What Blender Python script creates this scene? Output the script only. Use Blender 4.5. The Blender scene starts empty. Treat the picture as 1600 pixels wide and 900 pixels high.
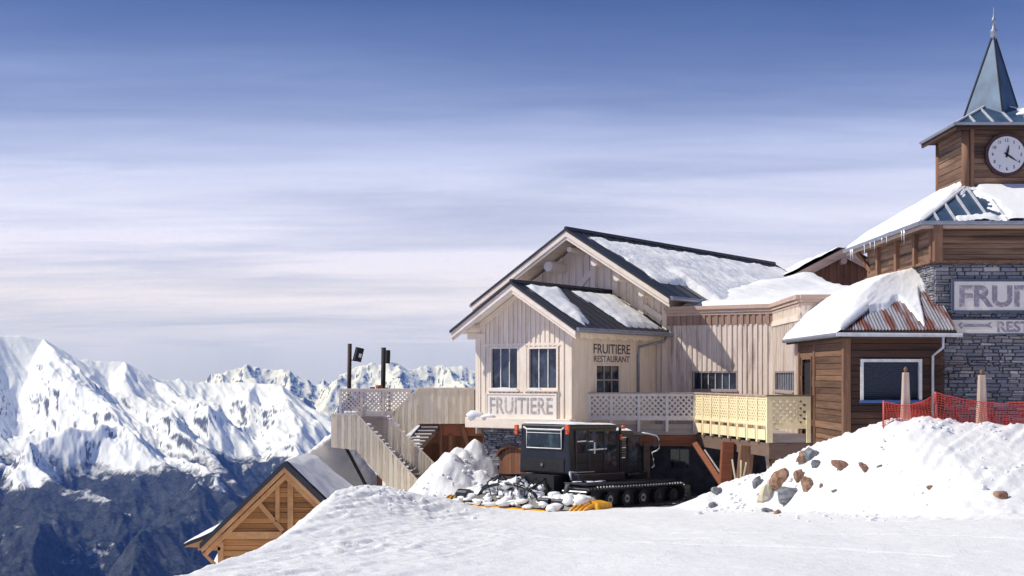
import bpy, math, random
import numpy as np
from mathutils import Vector, Matrix, noise as mnoise

# ------------------------------------------------------------ camera, sky, sun
S = bpy.context.scene
F = 2100.0            # focal length in pixels of the 1600 px wide frame
CX, HY = 800.0, 587.0  # principal column and horizon row
cam_d = bpy.data.cameras.new("camera")
cam = bpy.data.objects.new("camera", cam_d)
S.collection.objects.link(cam)
cam_d.sensor_width = 36.0
cam_d.lens = F * 36.0 / 1600.0
cam_d.shift_y = (HY - 450.0) / 1600.0
cam_d.clip_start = 0.3
cam_d.clip_end = 60000.0
cam.location = (0, 0, 0)
cam.rotation_euler = (math.radians(90), 0, 0)
S.camera = cam

SUN_EL = math.radians(46.5)
SUN_DIR = Vector((-0.985, -0.11, 0)).normalized() * math.cos(SUN_EL) + Vector((0, 0, math.sin(SUN_EL)))
ld = bpy.data.lights.new("sun", 'SUN')
ld.energy = 4.5
ld.angle = math.radians(0.5)
ld.color = (1.0, 0.948, 0.885)
lo = bpy.data.objects.new("sun", ld)
S.collection.objects.link(lo)
lo.rotation_euler = SUN_DIR.to_track_quat('Z', 'Y').to_euler()
lo.location = (-30, 0, 40)

w = bpy.data.worlds.new("World")
S.world = w
w.use_nodes = True
nt = w.node_tree
nt.nodes.clear()
def wn(t, **k):
    n = nt.nodes.new(t)
    for a, b in k.items(): setattr(n, a, b)
    return n
def wmath(op, a, b=None, c=None, clamp=False):
    n = wn('ShaderNodeMath', operation=op); n.use_clamp = clamp
    for i, x in enumerate((a, b, c)):
        if x is None: continue
        if hasattr(x, 'links') or hasattr(x, 'is_output'): nt.links.new(x, n.inputs[i])
        else: n.inputs[i].default_value = x
    return n.outputs[0]
sky = wn('ShaderNodeTexSky', sky_type='NISHITA')
sky.sun_disc = False
sky.sun_elevation = SUN_EL
sky.sun_rotation = math.atan2(SUN_DIR.x, SUN_DIR.y)
sky.altitude = 2500
sky.air_density = 1.0
sky.dust_density = 0.2
sky.ozone_density = 3.0
tc = wn('ShaderNodeTexCoord')
sep = wn('ShaderNodeSeparateXYZ'); nt.links.new(tc.outputs['Generated'], sep.inputs[0])
el = sep.outputs[2]
# thin veil of cirrus projected on a high flat layer
zc = wmath('MAXIMUM', el, 0.02)
den = wmath('ADD', zc, 0.09)
px = wmath('DIVIDE', sep.outputs[0], den)
py = wmath('DIVIDE', sep.outputs[1], den)
comb = wn('ShaderNodeCombineXYZ')
nt.links.new(px, comb.inputs[0]); nt.links.new(py, comb.inputs[1])
mp = wn('ShaderNodeMapping'); mp.inputs['Rotation'].default_value = (0, 0, math.radians(-34))
mp.inputs['Scale'].default_value = (0.5, 1.25, 1)
mp.inputs['Location'].default_value = (3.7, 1.3, 0)
nt.links.new(comb.outputs[0], mp.inputs[0])
n1 = wn('ShaderNodeTexNoise'); n1.inputs['Scale'].default_value = 0.9; n1.inputs['Detail'].default_value = 9
n1.inputs['Roughness'].default_value = 0.52; n1.inputs['Distortion'].default_value = 0.5
nt.links.new(mp.outputs[0], n1.inputs['Vector'])
r1 = wn('ShaderNodeMapRange'); r1.interpolation_type = 'SMOOTHSTEP'
nt.links.new(n1.outputs['Fac'], r1.inputs[0])
r1.inputs[1].default_value = 0.30; r1.inputs[2].default_value = 0.66
# veil: thick between 2 and 9 degrees, thinning out overhead
er = wn('ShaderNodeValToRGB')
nt.links.new(el, er.inputs[0])
cr = er.color_ramp
cr.elements[0].position = 0.0; cr.elements[0].color = (0.55,)*3 + (1,)
cr.elements[1].position = 0.30; cr.elements[1].color = (0.08,)*3 + (1,)
for p, v in ((0.02, 0.66), (0.05, 0.92), (0.10, 0.98), (0.15, 0.78), (0.19, 0.54), (0.23, 0.30), (0.27, 0.10)):
    e = cr.elements.new(p); e.color = (v, v, v, 1)
n1b = wn('ShaderNodeTexNoise'); n1b.inputs['Scale'].default_value = 3.4; n1b.inputs['Detail'].default_value = 10
n1b.inputs['Roughness'].default_value = 0.62; n1b.inputs['Distortion'].default_value = 1.1
mp2 = wn('ShaderNodeMapping'); mp2.inputs['Rotation'].default_value = (0, 0, math.radians(-52)); mp2.inputs['Scale'].default_value = (0.35, 1.5, 1)
nt.links.new(comb.outputs[0], mp2.inputs[0]); nt.links.new(mp2.outputs[0], n1b.inputs['Vector'])
wis = wmath('MULTIPLY_ADD', n1b.outputs['Fac'], 0.40, -0.19)
nz0 = wmath('MULTIPLY_ADD', r1.outputs[0], 0.40, 0.68)
nz = wmath('ADD', nz0, wis)
cf = wmath('MULTIPLY', nz, er.outputs[0], clamp=True)
# darker high-altitude blue
gr = wn('ShaderNodeValToRGB'); nt.links.new(el, gr.inputs[0])
gr.color_ramp.elements[0].position = 0.0; gr.color_ramp.elements[0].color = (0.46, 0.54, 0.78, 1)
gr.color_ramp.elements[1].position = 0.5; gr.color_ramp.elements[1].color = (0.75, 0.75, 0.8, 1)
e = gr.color_ramp.elements.new(0.24); e.color = (0.17, 0.27, 0.53, 1)
mul = wn('ShaderNodeMixRGB', blend_type='MULTIPLY'); mul.inputs[0].default_value = 1; mul.use_clamp = False
nt.links.new(sky.outputs[0], mul.inputs[1]); nt.links.new(gr.outputs[0], mul.inputs[2])
mix = wn('ShaderNodeMixRGB')
nt.links.new(cf, mix.inputs[0]); nt.links.new(mul.outputs[0], mix.inputs[1])
cc = wn('ShaderNodeValToRGB'); nt.links.new(el, cc.inputs[0])
cc.color_ramp.elements[0].position = 0.0; cc.color_ramp.elements[0].color = (0.68, 0.70, 1.25, 1)
cc.color_ramp.elements[1].position = 0.25; cc.color_ramp.elements[1].color = (0.40, 0.53, 0.93, 1)
for p_, c_ in ((0.06, (0.82, 0.81, 1.18, 1)), (0.13, (0.70, 0.73, 1.02, 1))):
    e = cc.color_ramp.elements.new(p_); e.color = c_
sc_ = wn('ShaderNodeMixRGB', blend_type='MULTIPLY'); sc_.inputs[0].default_value = 1; sc_.inputs[2].default_value = (11.3, 11.5, 11.9, 1)
nt.links.new(cc.outputs[0], sc_.inputs[1]); nt.links.new(sc_.outputs[0], mix.inputs[2])
bg = wn('ShaderNodeBackground'); bg.inputs[1].default_value = 0.10
nt.links.new(mix.outputs[0], bg.inputs[0])
wo = wn('ShaderNodeOutputWorld'); nt.links.new(bg.outputs[0], wo.inputs[0])

vs = S.view_settings
vs.view_transform = 'Standard'; vs.look = 'None'; vs.gamma = 1.0; vs.use_curve_mapping = False
vs.exposure = 0.0
S.cycles.max_bounces = 8
S.cycles.diffuse_bounces = 4
S.cycles.use_denoising = True

# ------------------------------------------------------------ helpers
rnd = random.Random(7)
def P(px, py, Y):
    return Vector(((px - CX) / F * Y, Y, (HY - py) / F * Y))
def along(px, py, O, d):
    """distance along horizontal direction d from O (and height) where the line of sight through px meets the wall."""
    a = (px - CX) / F
    t = (a * O[1] - O[0]) / (d[0] - a * d[1])
    return t, (HY - py) / F * (O[1] + d[1] * t)

def tag(o, label=None, cat=None, group=None, kind=None):
    if label: o['label'] = label
    if cat: o['category'] = cat
    if group: o['group'] = group
    if kind: o['kind'] = kind
    return o
ORG = {}
def thing(name, loc, label, cat, group=None):
    o = bpy.data.objects.new(name, None)
    S.collection.objects.link(o)
    o.location = loc; ORG[o.name] = Vector(loc)
    o.empty_display_size = 0.2
    return tag(o, label, cat, group)
def link_mesh(name, me, parent=None, org=None):
    o = bpy.data.objects.new(name, me)
    S.collection.objects.link(o)
    if parent is not None:
        o.parent = parent; ORG[o.name] = ORG[parent.name]
    else:
        o.location = org; ORG[o.name] = Vector(org)
    return o

class MB:
    def __init__(s): s.v = []; s.f = []; s.smooth = False
    def add(s, vs_, fs):
        b = len(s.v); s.v += [Vector(p) for p in vs_]; s.f += [tuple(b + i for i in f) for f in fs]
    def hexa(s, p):
        s.add(p, [(0,3,2,1),(4,5,6,7),(0,1,5,4),(1,2,6,5),(2,3,7,6),(3,0,4,7)])
    def box(s, x0, x1, y0, y1, z0, z1):
        s.hexa([(x0,y0,z0),(x1,y0,z0),(x1,y1,z0),(x0,y1,z0),(x0,y0,z1),(x1,y0,z1),(x1,y1,z1),(x0,y1,z1)])
    def obox(s, O, a, b, a0, a1, b0, b1, z0, z1):
        """box in the frame O, horizontal axes a and b"""
        O, a, b = Vector(O), Vector(a), Vector(b)
        q = lambda i, j, z: Vector((O.x + a.x*i + b.x*j, O.y + a.y*i + b.y*j, z))
        s.hexa([q(a0,b0,z0),q(a1,b0,z0),q(a1,b1,z0),q(a0,b1,z0),q(a0,b0,z1),q(a1,b0,z1),q(a1,b1,z1),q(a0,b1,z1)])
    def beam(s, A, B, w_, h_, up=(0,0,1)):
        A, B, up = Vector(A), Vector(B), Vector(up)
        d = (B - A).normalized(); x = d.cross(up)
        if x.length < 1e-4: x = d.cross(Vector((1,0,0)))
        x.normalize(); y = x.cross(d).normalized()
        x *= w_/2; y *= h_/2
        s.hexa([A-x-y, A+x-y, A+x+y, A-x+y, B-x-y, B+x-y, B+x+y, B-x+y])
    def prism(s, poly, vec):
        n = len(poly); poly = [Vector(p) for p in poly]; vec = Vector(vec)
        b = [p + vec for p in poly]
        fs = [tuple(reversed(range(n))), tuple(range(n, 2*n))]
        for i in range(n):
            j = (i+1) % n; fs.append((i, j, n+j, n+i))
        s.add(poly + b, fs)
    def tube(s, pts, r, n=8, r1=None, cap=True):
        pts = [Vector(p) for p in pts]; m = len(pts); vs_ = []; fs = []
        for i, p in enumerate(pts):
            d = (pts[min(i+1, m-1)] - pts[max(i-1, 0)]).normalized()
            x = d.cross(Vector((0,0,1)))
            if x.length < 1e-3: x = Vector((1,0,0))
            x.normalize(); y = d.cross(x)
            rr = r if r1 is None else r + (r1 - r) * i / max(1, m-1)
            if isinstance(r, (list, tuple)): rr = r[i]
            for k in range(n):
                a = 2*math.pi*k/n
                vs_.append(p + x*math.cos(a)*rr + y*math.sin(a)*rr)
        for i in range(m-1):
            for k in range(n):
                fs.append((i*n+k, i*n+(k+1)%n, (i+1)*n+(k+1)%n, (i+1)*n+k))
        if cap:
            fs.append(tuple(reversed(range(n)))); fs.append(tuple(range((m-1)*n, m*n)))
        s.add(vs_, fs)
    def build(s, name, mat, parent=None, label=None, smooth=False, bevel=0):
        if parent is not None: org = ORG[parent.name]
        else:
            xs = [p.x for p in s.v]; ys = [p.y for p in s.v]
            org = Vector(((min(xs)+max(xs))/2, (min(ys)+max(ys))/2, min(p.z for p in s.v)))
        me = bpy.data.meshes.new(name)
        me.from_pydata([p - org for p in s.v], [], s.f)
        me.materials.append(mat)
        o = link_mesh(name, me, parent, org)
        import bmesh
        bm = bmesh.new(); bm.from_mesh(me)
        bmesh.ops.recalc_face_normals(bm, faces=bm.faces)
        bm.to_mesh(me); bm.free()
        if smooth:
            for p in me.polygons: p.use_smooth = True
        if bevel:
            m = o.modifiers.new('bevel', 'BEVEL'); m.width = bevel; m.segments = 2; m.limit_method = 'ANGLE'
        if label: o['label'] = label
        return o

# ------------------------------------------------------------ materials
def mat(name):
    m = bpy.data.materials.new(name); m.use_nodes = True
    t = m.node_tree; b = t.nodes['Principled BSDF']
    return m, t, b
def N(t, ty, **k):
    n = t.nodes.new(ty)
    for a, b in k.items(): setattr(n, a, b)
    return n
def setin(t, n, i, x):
    if hasattr(x, 'is_output'): t.links.new(x, n.inputs[i])
    else: n.inputs[i].default_value = x
def M_(t, op, a, b=0.0, c=None, clamp=False):
    n = N(t, 'ShaderNodeMath', operation=op); n.use_clamp = clamp
    setin(t, n, 0, a); setin(t, n, 1, b)
    if c is not None: setin(t, n, 2, c)
    return n.outputs[0]
def noise_(t, scale=(1,1,1), s=1.0, detail=4, rough=0.5, dist=0.0, coord='Object', rot=(0,0,0)):
    tc_ = N(t, 'ShaderNodeTexCoord'); mp_ = N(t, 'ShaderNodeMapping')
    mp_.inputs['Scale'].default_value = scale; mp_.inputs['Rotation'].default_value = rot
    t.links.new(tc_.outputs[coord], mp_.inputs[0])
    n = N(t, 'ShaderNodeTexNoise'); n.inputs['Scale'].default_value = s
    n.inputs['Detail'].default_value = detail; n.inputs['Roughness'].default_value = rough
    n.inputs['Distortion'].default_value = dist
    t.links.new(mp_.outputs[0], n.inputs['Vector'])
    return n.outputs['Fac']
def mixc(t, f, a, b, mode='MIX'):
    n = N(t, 'ShaderNodeMixRGB', blend_type=mode)
    setin(t, n, 0, f)
    for i, x in ((1, a), (2, b)):
        if hasattr(x, 'is_output'): t.links.new(x, n.inputs[i])
        else: n.inputs[i].default_value = (*x[:3], 1)
    return n.outputs[0]
def rng(t, x, a, b, c=0.0, d=1.0):
    n = N(t, 'ShaderNodeMapRange'); n.clamp = True
    t.links.new(x, n.inputs[0])
    for i, q in enumerate((a, b, c, d)): n.inputs[i+1].default_value = q
    return n.outputs[0]
def bump(t, b, h, strength=0.3, dist=0.02):
    n = N(t, 'ShaderNodeBump'); n.inputs['Strength'].default_value = strength
    n.inputs['Distance'].default_value = dist
    t.links.new(h, n.inputs['Height']); t.links.new(n.outputs[0], b.inputs['Normal'])
def island(t):
    return N(t, 'ShaderNodeNewGeometry').outputs['Random Per Island']

def wood(name, c1, c2, stain, grain=(9, 9, 0.7), var=0.35, stain_amt=0.5, knots=0.0, rough=0.8, smin=0.52, smax=0.72):
    """boards: colour varies per board, grain along one axis, weather stains of their own shape"""
    m, t, b = mat(name)
    g = noise_(t, grain, 1.6, 6, 0.62)
    isl = island(t)
    f = M_(t, 'ADD', M_(t, 'MULTIPLY', isl, var), M_(t, 'MULTIPLY', rng(t, g, 0.3, 0.7), 1 - var))
    c = mixc(t, f, c1, c2)
    st = noise_(t, (grain[0]*0.22, grain[1]*0.22, grain[2]*0.9 if grain[2] < 2 else grain[2]*0.2), 1.7, 5, 0.65)
    s2 = M_(t, 'MULTIPLY', rng(t, st, smin, smax), stain_amt)
    c = mixc(t, s2, c, stain)
    fine = noise_(t, tuple(q*5 for q in grain), 1.5, 3, 0.6)
    c = mixc(t, M_(t, 'MULTIPLY', rng(t, fine, 0.55, 0.75), 0.35), c, stain)
    t.links.new(c, b.inputs['Base Color'])
    b.inputs['Roughness'].default_value = rough
    b.inputs['Specular IOR Level'].default_value = 0.25
    bump(t, b, M_(t, 'ADD', g, fine), 0.5, 0.012)
    return m
def plain(name, c, rough=0.6, metal=0.0, var=0.12, s=6.0, spec=0.5):
    m, t, b = mat(name)
    n = noise_(t, (1,1,1), s, 5, 0.6)
    c2 = tuple(q * (1 - var*2) for q in c); c3 = tuple(min(1, q*(1+var)) for q in c)
    t.links.new(mixc(t, rng(t, n, 0.3, 0.7), c2, c3), b.inputs['Base Color'])
    b.inputs['Roughness'].default_value = rough; b.inputs['Metallic'].default_value = metal
    b.inputs['Specular IOR Level'].default_value = spec
    return m
V = (9, 9, 0.6); HZ = (0.7, 0.7, 14)
MT = {}
MT['white_v'] = wood('whitewashed boards upright', (0.77,0.655,0.53), (0.90,0.80,0.68), (0.46,0.36,0.28), V, 0.3, 0.30)
MT['white_h'] = wood('whitewashed timber', (0.79,0.675,0.55), (0.90,0.80,0.69), (0.42,0.32,0.25), (2.5,2.5,3), 0.25, 0.35)
MT['wing_v'] = wood('weathered whitewash boards', (0.66,0.56,0.48), (0.86,0.77,0.68), (0.30,0.21,0.165), (13,13,0.45), 0.35, 0.6, smin=0.48, smax=0.66)
MT['cornice'] = wood('brown pink cornice', (0.50,0.36,0.28), (0.64,0.49,0.40), (0.28,0.18,0.13), (1.5,1.5,8), 0.3, 0.4)
MT['frieze'] = wood('brown frieze boards', (0.28,0.175,0.135), (0.45,0.315,0.25), (0.2,0.12,0.09), V, 0.4, 0.5)
MT['cream_v'] = wood('cream planks', (0.80,0.68,0.50), (0.93,0.83,0.66), (0.46,0.35,0.23), V, 0.5, 0.4)
MT['yellow'] = wood('new yellow pine', (0.84,0.71,0.42), (0.94,0.83,0.55), (0.62,0.47,0.24), (4,4,4), 0.3, 0.25)
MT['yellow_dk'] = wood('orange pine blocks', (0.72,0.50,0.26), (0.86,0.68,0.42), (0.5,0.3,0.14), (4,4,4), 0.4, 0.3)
MT['lattice'] = wood('pale painted lattice', (0.60,0.56,0.54), (0.74,0.70,0.68), (0.42,0.36,0.33), (4,4,4), 0.3, 0.2)
MT['lattice_w'] = wood('whitewashed lattice', (0.76,0.65,0.55), (0.88,0.78,0.68), (0.45,0.36,0.30), (4,4,4), 0.3, 0.2)
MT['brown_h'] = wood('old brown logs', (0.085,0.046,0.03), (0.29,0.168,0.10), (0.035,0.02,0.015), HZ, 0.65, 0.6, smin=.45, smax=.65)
MT['tower_h'] = wood('tower brown boards', (0.115,0.064,0.042), (0.35,0.215,0.14), (0.045,0.028,0.022), HZ, 0.65, 0.85, smin=.45, smax=.62)
MT['brown_v'] = wood('brown boards upright', (0.12,0.05,0.03), (0.28,0.13,0.07), (0.05,0.025,0.02), V, 0.5, 0.6)
MT['post_v'] = wood('brown posts', (0.14,0.07,0.042), (0.31,0.175,0.11), (0.07,0.035,0.022), V, 0.4, 0.5)
MT['hut_shade_h'] = wood('shade-darkened hut boards', (0.035,0.02,0.016), (0.11,0.058,0.04), (0.018,0.012,0.011), HZ, 0.6, 0.8)  # front wall's shade put into the colour, darker copy of the side-wall brown
MT['beam_r'] = wood('red brown beam', (0.19,0.060,0.032), (0.33,0.125,0.065), (0.08,0.03,0.02), (1,1,10), 0.4, 0.5)
MT['beam_g'] = wood('grey brown beam', (0.13,0.085,0.066), (0.24,0.17,0.135), (0.06,0.04,0.03), (1,1,10), 0.4, 0.5)
MT['fascia_g'] = wood('grey deck edge boards', (0.28,0.235,0.22), (0.44,0.385,0.365), (0.14,0.11,0.10), (1,1,10), 0.4, 0.5)
MT['cabin_h'] = wood('golden cabin logs', (0.27,0.115,0.038), (0.56,0.28,0.105), (0.12,0.05,0.02), HZ, 0.6, 0.7, smin=.47, smax=.64)
MT['cabin_t'] = wood('golden cabin timber', (0.40,0.19,0.075), (0.66,0.38,0.175), (0.20,0.09,0.04), (2,2,2), 0.3, 0.4)
MT['rosewood'] = wood('pale pink bargeboard', (0.42,0.27,0.215), (0.58,0.41,0.34), (0.24,0.14,0.10), (1,1,8), 0.3, 0.4)
MT['roof_dark'] = plain('dark slate metal roof', (0.018,0.022,0.038), 0.42, 0.0, 0.25, 9)
MT['roof_edge'] = plain('dark roof edge', (0.020,0.020,0.026), 0.5)
MT['black'] = plain('black paint', (0.011,0.013,0.021), 0.36, 0, 0.3, 3)
MT['black_matt'] = plain('black rubber', (0.012,0.012,0.015), 0.75, 0, 0.3, 8)
MT['steel'] = plain('grey steel', (0.25,0.26,0.28), 0.4, 0.7)
MT['zinc'] = plain('zinc gutter', (0.30,0.32,0.38), 0.45, 0.4)
MT['zinc_white'] = plain('pale drain pipe', (0.55,0.57,0.62), 0.45, 0.1)
MT['white_paint'] = plain('white paint', (0.78,0.77,0.74), 0.5)
MT['orange'] = plain('orange yellow plastic', (0.85,0.40,0.02), 0.45, 0, 0.2, 6)
MT['orange_red'] = plain('orange lamp', (0.80,0.10,0.02), 0.3)
MT['net'] = plain('red net', (0.72,0.075,0.045), 0.6)
MT['net_pole'] = plain('red pole', (0.62,0.10,0.08), 0.5)
MT['blue_paint'] = plain('blue sill paint', (0.045,0.13,0.36), 0.5)
MT['shutter'] = plain('blue grey shutter', (0.030,0.045,0.085), 0.5, 0, 0.3, 20)
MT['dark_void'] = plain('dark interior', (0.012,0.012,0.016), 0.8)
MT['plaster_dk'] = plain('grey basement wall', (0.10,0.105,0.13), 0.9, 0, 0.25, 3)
MT['terracotta'] = plain('terracotta', (0.36,0.13,0.06), 0.8)
MT['sign_board'] = wood('sign board', (0.76,0.70,0.63), (0.86,0.80,0.74), (0.55,0.48,0.43), (2,2,2), 0.2, 0.3)
MT['sign_frame'] = plain('slate blue sign frame', (0.085,0.105,0.165), 0.6)
def worn_letters(name, c, pale, lo_=0.50, hi_=0.62, s=7.0):
    m, t, b = mat(name)
    n = noise_(t, (1,1,1), s, 5, 0.65)
    t.links.new(mixc(t, rng(t, n, lo_, hi_), c, pale), b.inputs['Base Color'])
    b.inputs['Roughness'].default_value = 0.8
    return m
MT['letter_sign'] = worn_letters('worn mauve letters', (0.29,0.255,0.31), (0.55,0.50,0.48))
MT['letter_bay'] = worn_letters('worn grey letters', (0.34,0.31,0.30), (0.62,0.54,0.46), 0.47, 0.62)
MT['letter_wall'] = worn_letters('dark stencil letters', (0.10,0.085,0.095), (0.34,0.28,0.25), 0.56, 0.68)
MT['clock_face'] = plain('clock face', (0.70,0.69,0.70), 0.4, 0, 0.03)
MT['clock_rim'] = plain('clock rim', (0.06,0.022,0.022), 0.5)
def glass(name, c=(0.012,0.016,0.022)):
    m, t, b = mat(name)
    n = noise_(t, (1,1,0.7), 2.2, 3, 0.6)
    t.links.new(mixc(t, rng(t, n, 0.45, 0.6), c, tuple(q*4.5 for q in c)), b.inputs['Base Color'])  # paler noise patches put reflections into the pane colour
    b.inputs['Roughness'].default_value = 0.06
    b.inputs['IOR'].default_value = 1.5
    b.inputs['Specular IOR Level'].default_value = 0.6
    return m
MT['glass'] = glass('window glass')
MT['glass_v'] = glass('vehicle glass', (0.010,0.019,0.022))
def stone_mat(name, cols, pale):
    m, t, b = mat(name)
    isl = island(t)
    r = N(t, 'ShaderNodeValToRGB'); t.links.new(isl, r.inputs[0])
    r.color_ramp.interpolation = 'CONSTANT'
    el_ = r.color_ramp.elements
    el_[0].position = 0; el_[0].color = (*cols[0], 1)
    el_[1].position = 0.965; el_[1].color = (*pale, 1)
    for i, c in enumerate(cols[1:]):
        e_ = el_.new(0.965*(i+1)/len(cols)); e_.color = (*c, 1)
    n = noise_(t, (1,1,2), 14, 6, 0.7)
    c = mixc(t, rng(t, n, 0.3, 0.7, 0, 0.6), r.outputs[0], (0.08,0.09,0.12))
    t.links.new(c, b.inputs['Base Color']); b.inputs['Roughness'].default_value = 0.85
    bump(t, b, n, 0.6, 0.02)
    return m
MT['stone'] = stone_mat('slate stones', [(0.25,0.25,0.275),(0.20,0.20,0.235),(0.34,0.335,0.36),(0.27,0.27,0.30),(0.44,0.43,0.44),(0.23,0.235,0.265),(0.32,0.27,0.25)], (0.62,0.56,0.52))
MT['mortar'] = plain('dark joints', (0.10,0.11,0.145), 0.95)
def rock_mat(name, a, b_):
    m, t, b = mat(name)
    n = noise_(t, (1,1,1), 7, 7, 0.7)
    t.links.new(mixc(t, rng(t, n, 0.35, 0.65), a, b_), b.inputs['Base Color'])
    b.inputs['Roughness'].default_value = 0.9
    bump(t, b, n, 0.9, 0.04)
    return m
MT['rock_brown'] = rock_mat('brown rock', (0.16,0.08,0.048), (0.40,0.25,0.165))
MT['rock_grey'] = rock_mat('grey rock', (0.10,0.105,0.12), (0.27,0.28,0.30))
MT['rock_pale'] = rock_mat('pale rock', (0.45,0.38,0.25), (0.72,0.68,0.55))
def corrugated(name):
    m, t, b = mat(name)
    n = noise_(t, (3,0.5,0.5), 1.6, 3, 0.5)
    c = mixc(t, rng(t, n, 0.42, 0.55), (0.27,0.275,0.32), (0.15,0.050,0.04))
    f = noise_(t, (1,1,1), 22, 4, 0.6)
    c = mixc(t, rng(t, f, 0.5, 0.75, 0, 0.5), c, (0.09,0.035,0.03))
    t.links.new(c, b.inputs['Base Color']); b.inputs['Roughness'].default_value = 0.5
    b.inputs['Metallic'].default_value = 0.3
    return m
MT['corrugated'] = corrugated('rusty corrugated sheet')
def spire_mat():
    m, t, b = mat('blue grey spire metal')
    n = noise_(t, (1,1,0.7), 2.0, 5, 0.6)
    t.links.new(mixc(t, rng(t, n, 0.35, 0.65), (0.022,0.055,0.11), (0.055,0.11,0.19)), b.inputs['Base Color'])
    b.inputs['Roughness'].default_value = 0.5; b.inputs['Metallic'].default_value = 0.2
    return m
MT['spire'] = spire_mat()
MT['seam'] = plain('roof seams', (0.55,0.56,0.60), 0.5)
def snow_mat(name, fine=60.0, st=0.5, dist=0.02, c=(0.82,0.825,0.84)):
    m, t, b = mat(name)
    n = noise_(t, (1,1,1), fine, 6, 0.65)
    n2 = noise_(t, (1,1,1), fine*0.16, 5, 0.6)
    h = M_(t, 'ADD', n2, M_(t, 'MULTIPLY', n, 0.5))
    d = noise_(t, (1,1,1), 9, 6, 0.7)
    d2 = noise_(t, (1,1,1), 60, 3, 0.7)
    t.links.new(mixc(t, rng(t, M_(t, 'ADD', M_(t, 'MULTIPLY', d, .5), M_(t, 'MULTIPLY', d2, .5)), 0.60, 0.70, 0, 0.35), c, (0.50,0.48,0.47)), b.inputs['Base Color'])
    b.inputs['Roughness'].default_value = 0.65
    b.inputs['Specular IOR Level'].default_value = 0.3
    bump(t, b, h, st, dist)
    return m
MT['snow'] = snow_mat('roof snow', 18, 0.35, 0.04)
MT['snow_ground'] = snow_mat('trodden snow', 22, 0.6, 0.06, (0.80,0.805,0.82))
def dusty_snow():
    m, t, b = mat('dusty old snow')
    d = noise_(t, (1,1,1.0), 1.3, 7, 0.72)
    d2 = noise_(t, (1,1,1.0), 6, 5, 0.7)
    c = mixc(t, rng(t, d, 0.54, 0.72, 0, 0.5), (0.90,0.90,0.91), (0.70,0.67,0.65))
    c = mixc(t, rng(t, d2, 0.64, 0.80, 0, 0.4), c, (0.50,0.46,0.45))
    t.links.new(c, b.inputs['Base Color']); b.inputs['Roughness'].default_value = 0.7
    bump(t, b, M_(t, 'ADD', d, d2), 0.5, 0.08)
    return m
MT['snow_dusty'] = dusty_snow()
# ------------------------------------------------------------ terrain
def hash2(ix, iy, seed):
    n = (ix.astype(np.int64) * 374761393 + iy.astype(np.int64) * 668265263 + seed * 1442695041) & 0xffffffff
    n = ((n ^ (n >> 13)) * 1274126177) & 0xffffffff
    n = n ^ (n >> 16)
    return (n & 0xffffff) / float(0xffffff)
def vnoise(x, y, seed=0):
    ix = np.floor(x); iy = np.floor(y); fx = x - ix; fy = y - iy
    fx = fx*fx*fx*(fx*(fx*6-15)+10); fy = fy*fy*fy*(fy*(fy*6-15)+10)
    a = hash2(ix, iy, seed); b = hash2(ix+1, iy, seed); c = hash2(ix, iy+1, seed); d = hash2(ix+1, iy+1, seed)
    return (a*(1-fx)+b*fx)*(1-fy) + (c*(1-fx)+d*fx)*fy
def fbm(x, y, o=5, seed=0, g=0.5, ridge=False):
    s = 0; a = 1; t = 0
    for i in range(o):
        n = vnoise(x, y, seed + i*17)
        if ridge: n = 1 - abs(2*n-1)
        s = s + a*n; t += a; a *= g
        x, y = x*1.93 + y*0.55 + 3.1, y*1.93 - x*0.55*0.9 + 1.7
    return s/t
def sstep(a, b, x):
    t = np.clip((x-a)/(b-a), 0, 1); return t*t*(3-2*t)
def smax(a, b, k):
    h = np.clip(0.5 + 0.5*(a-b)/k, 0, 1); return b*(1-h) + a*h + k*h*(1-h)

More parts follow.
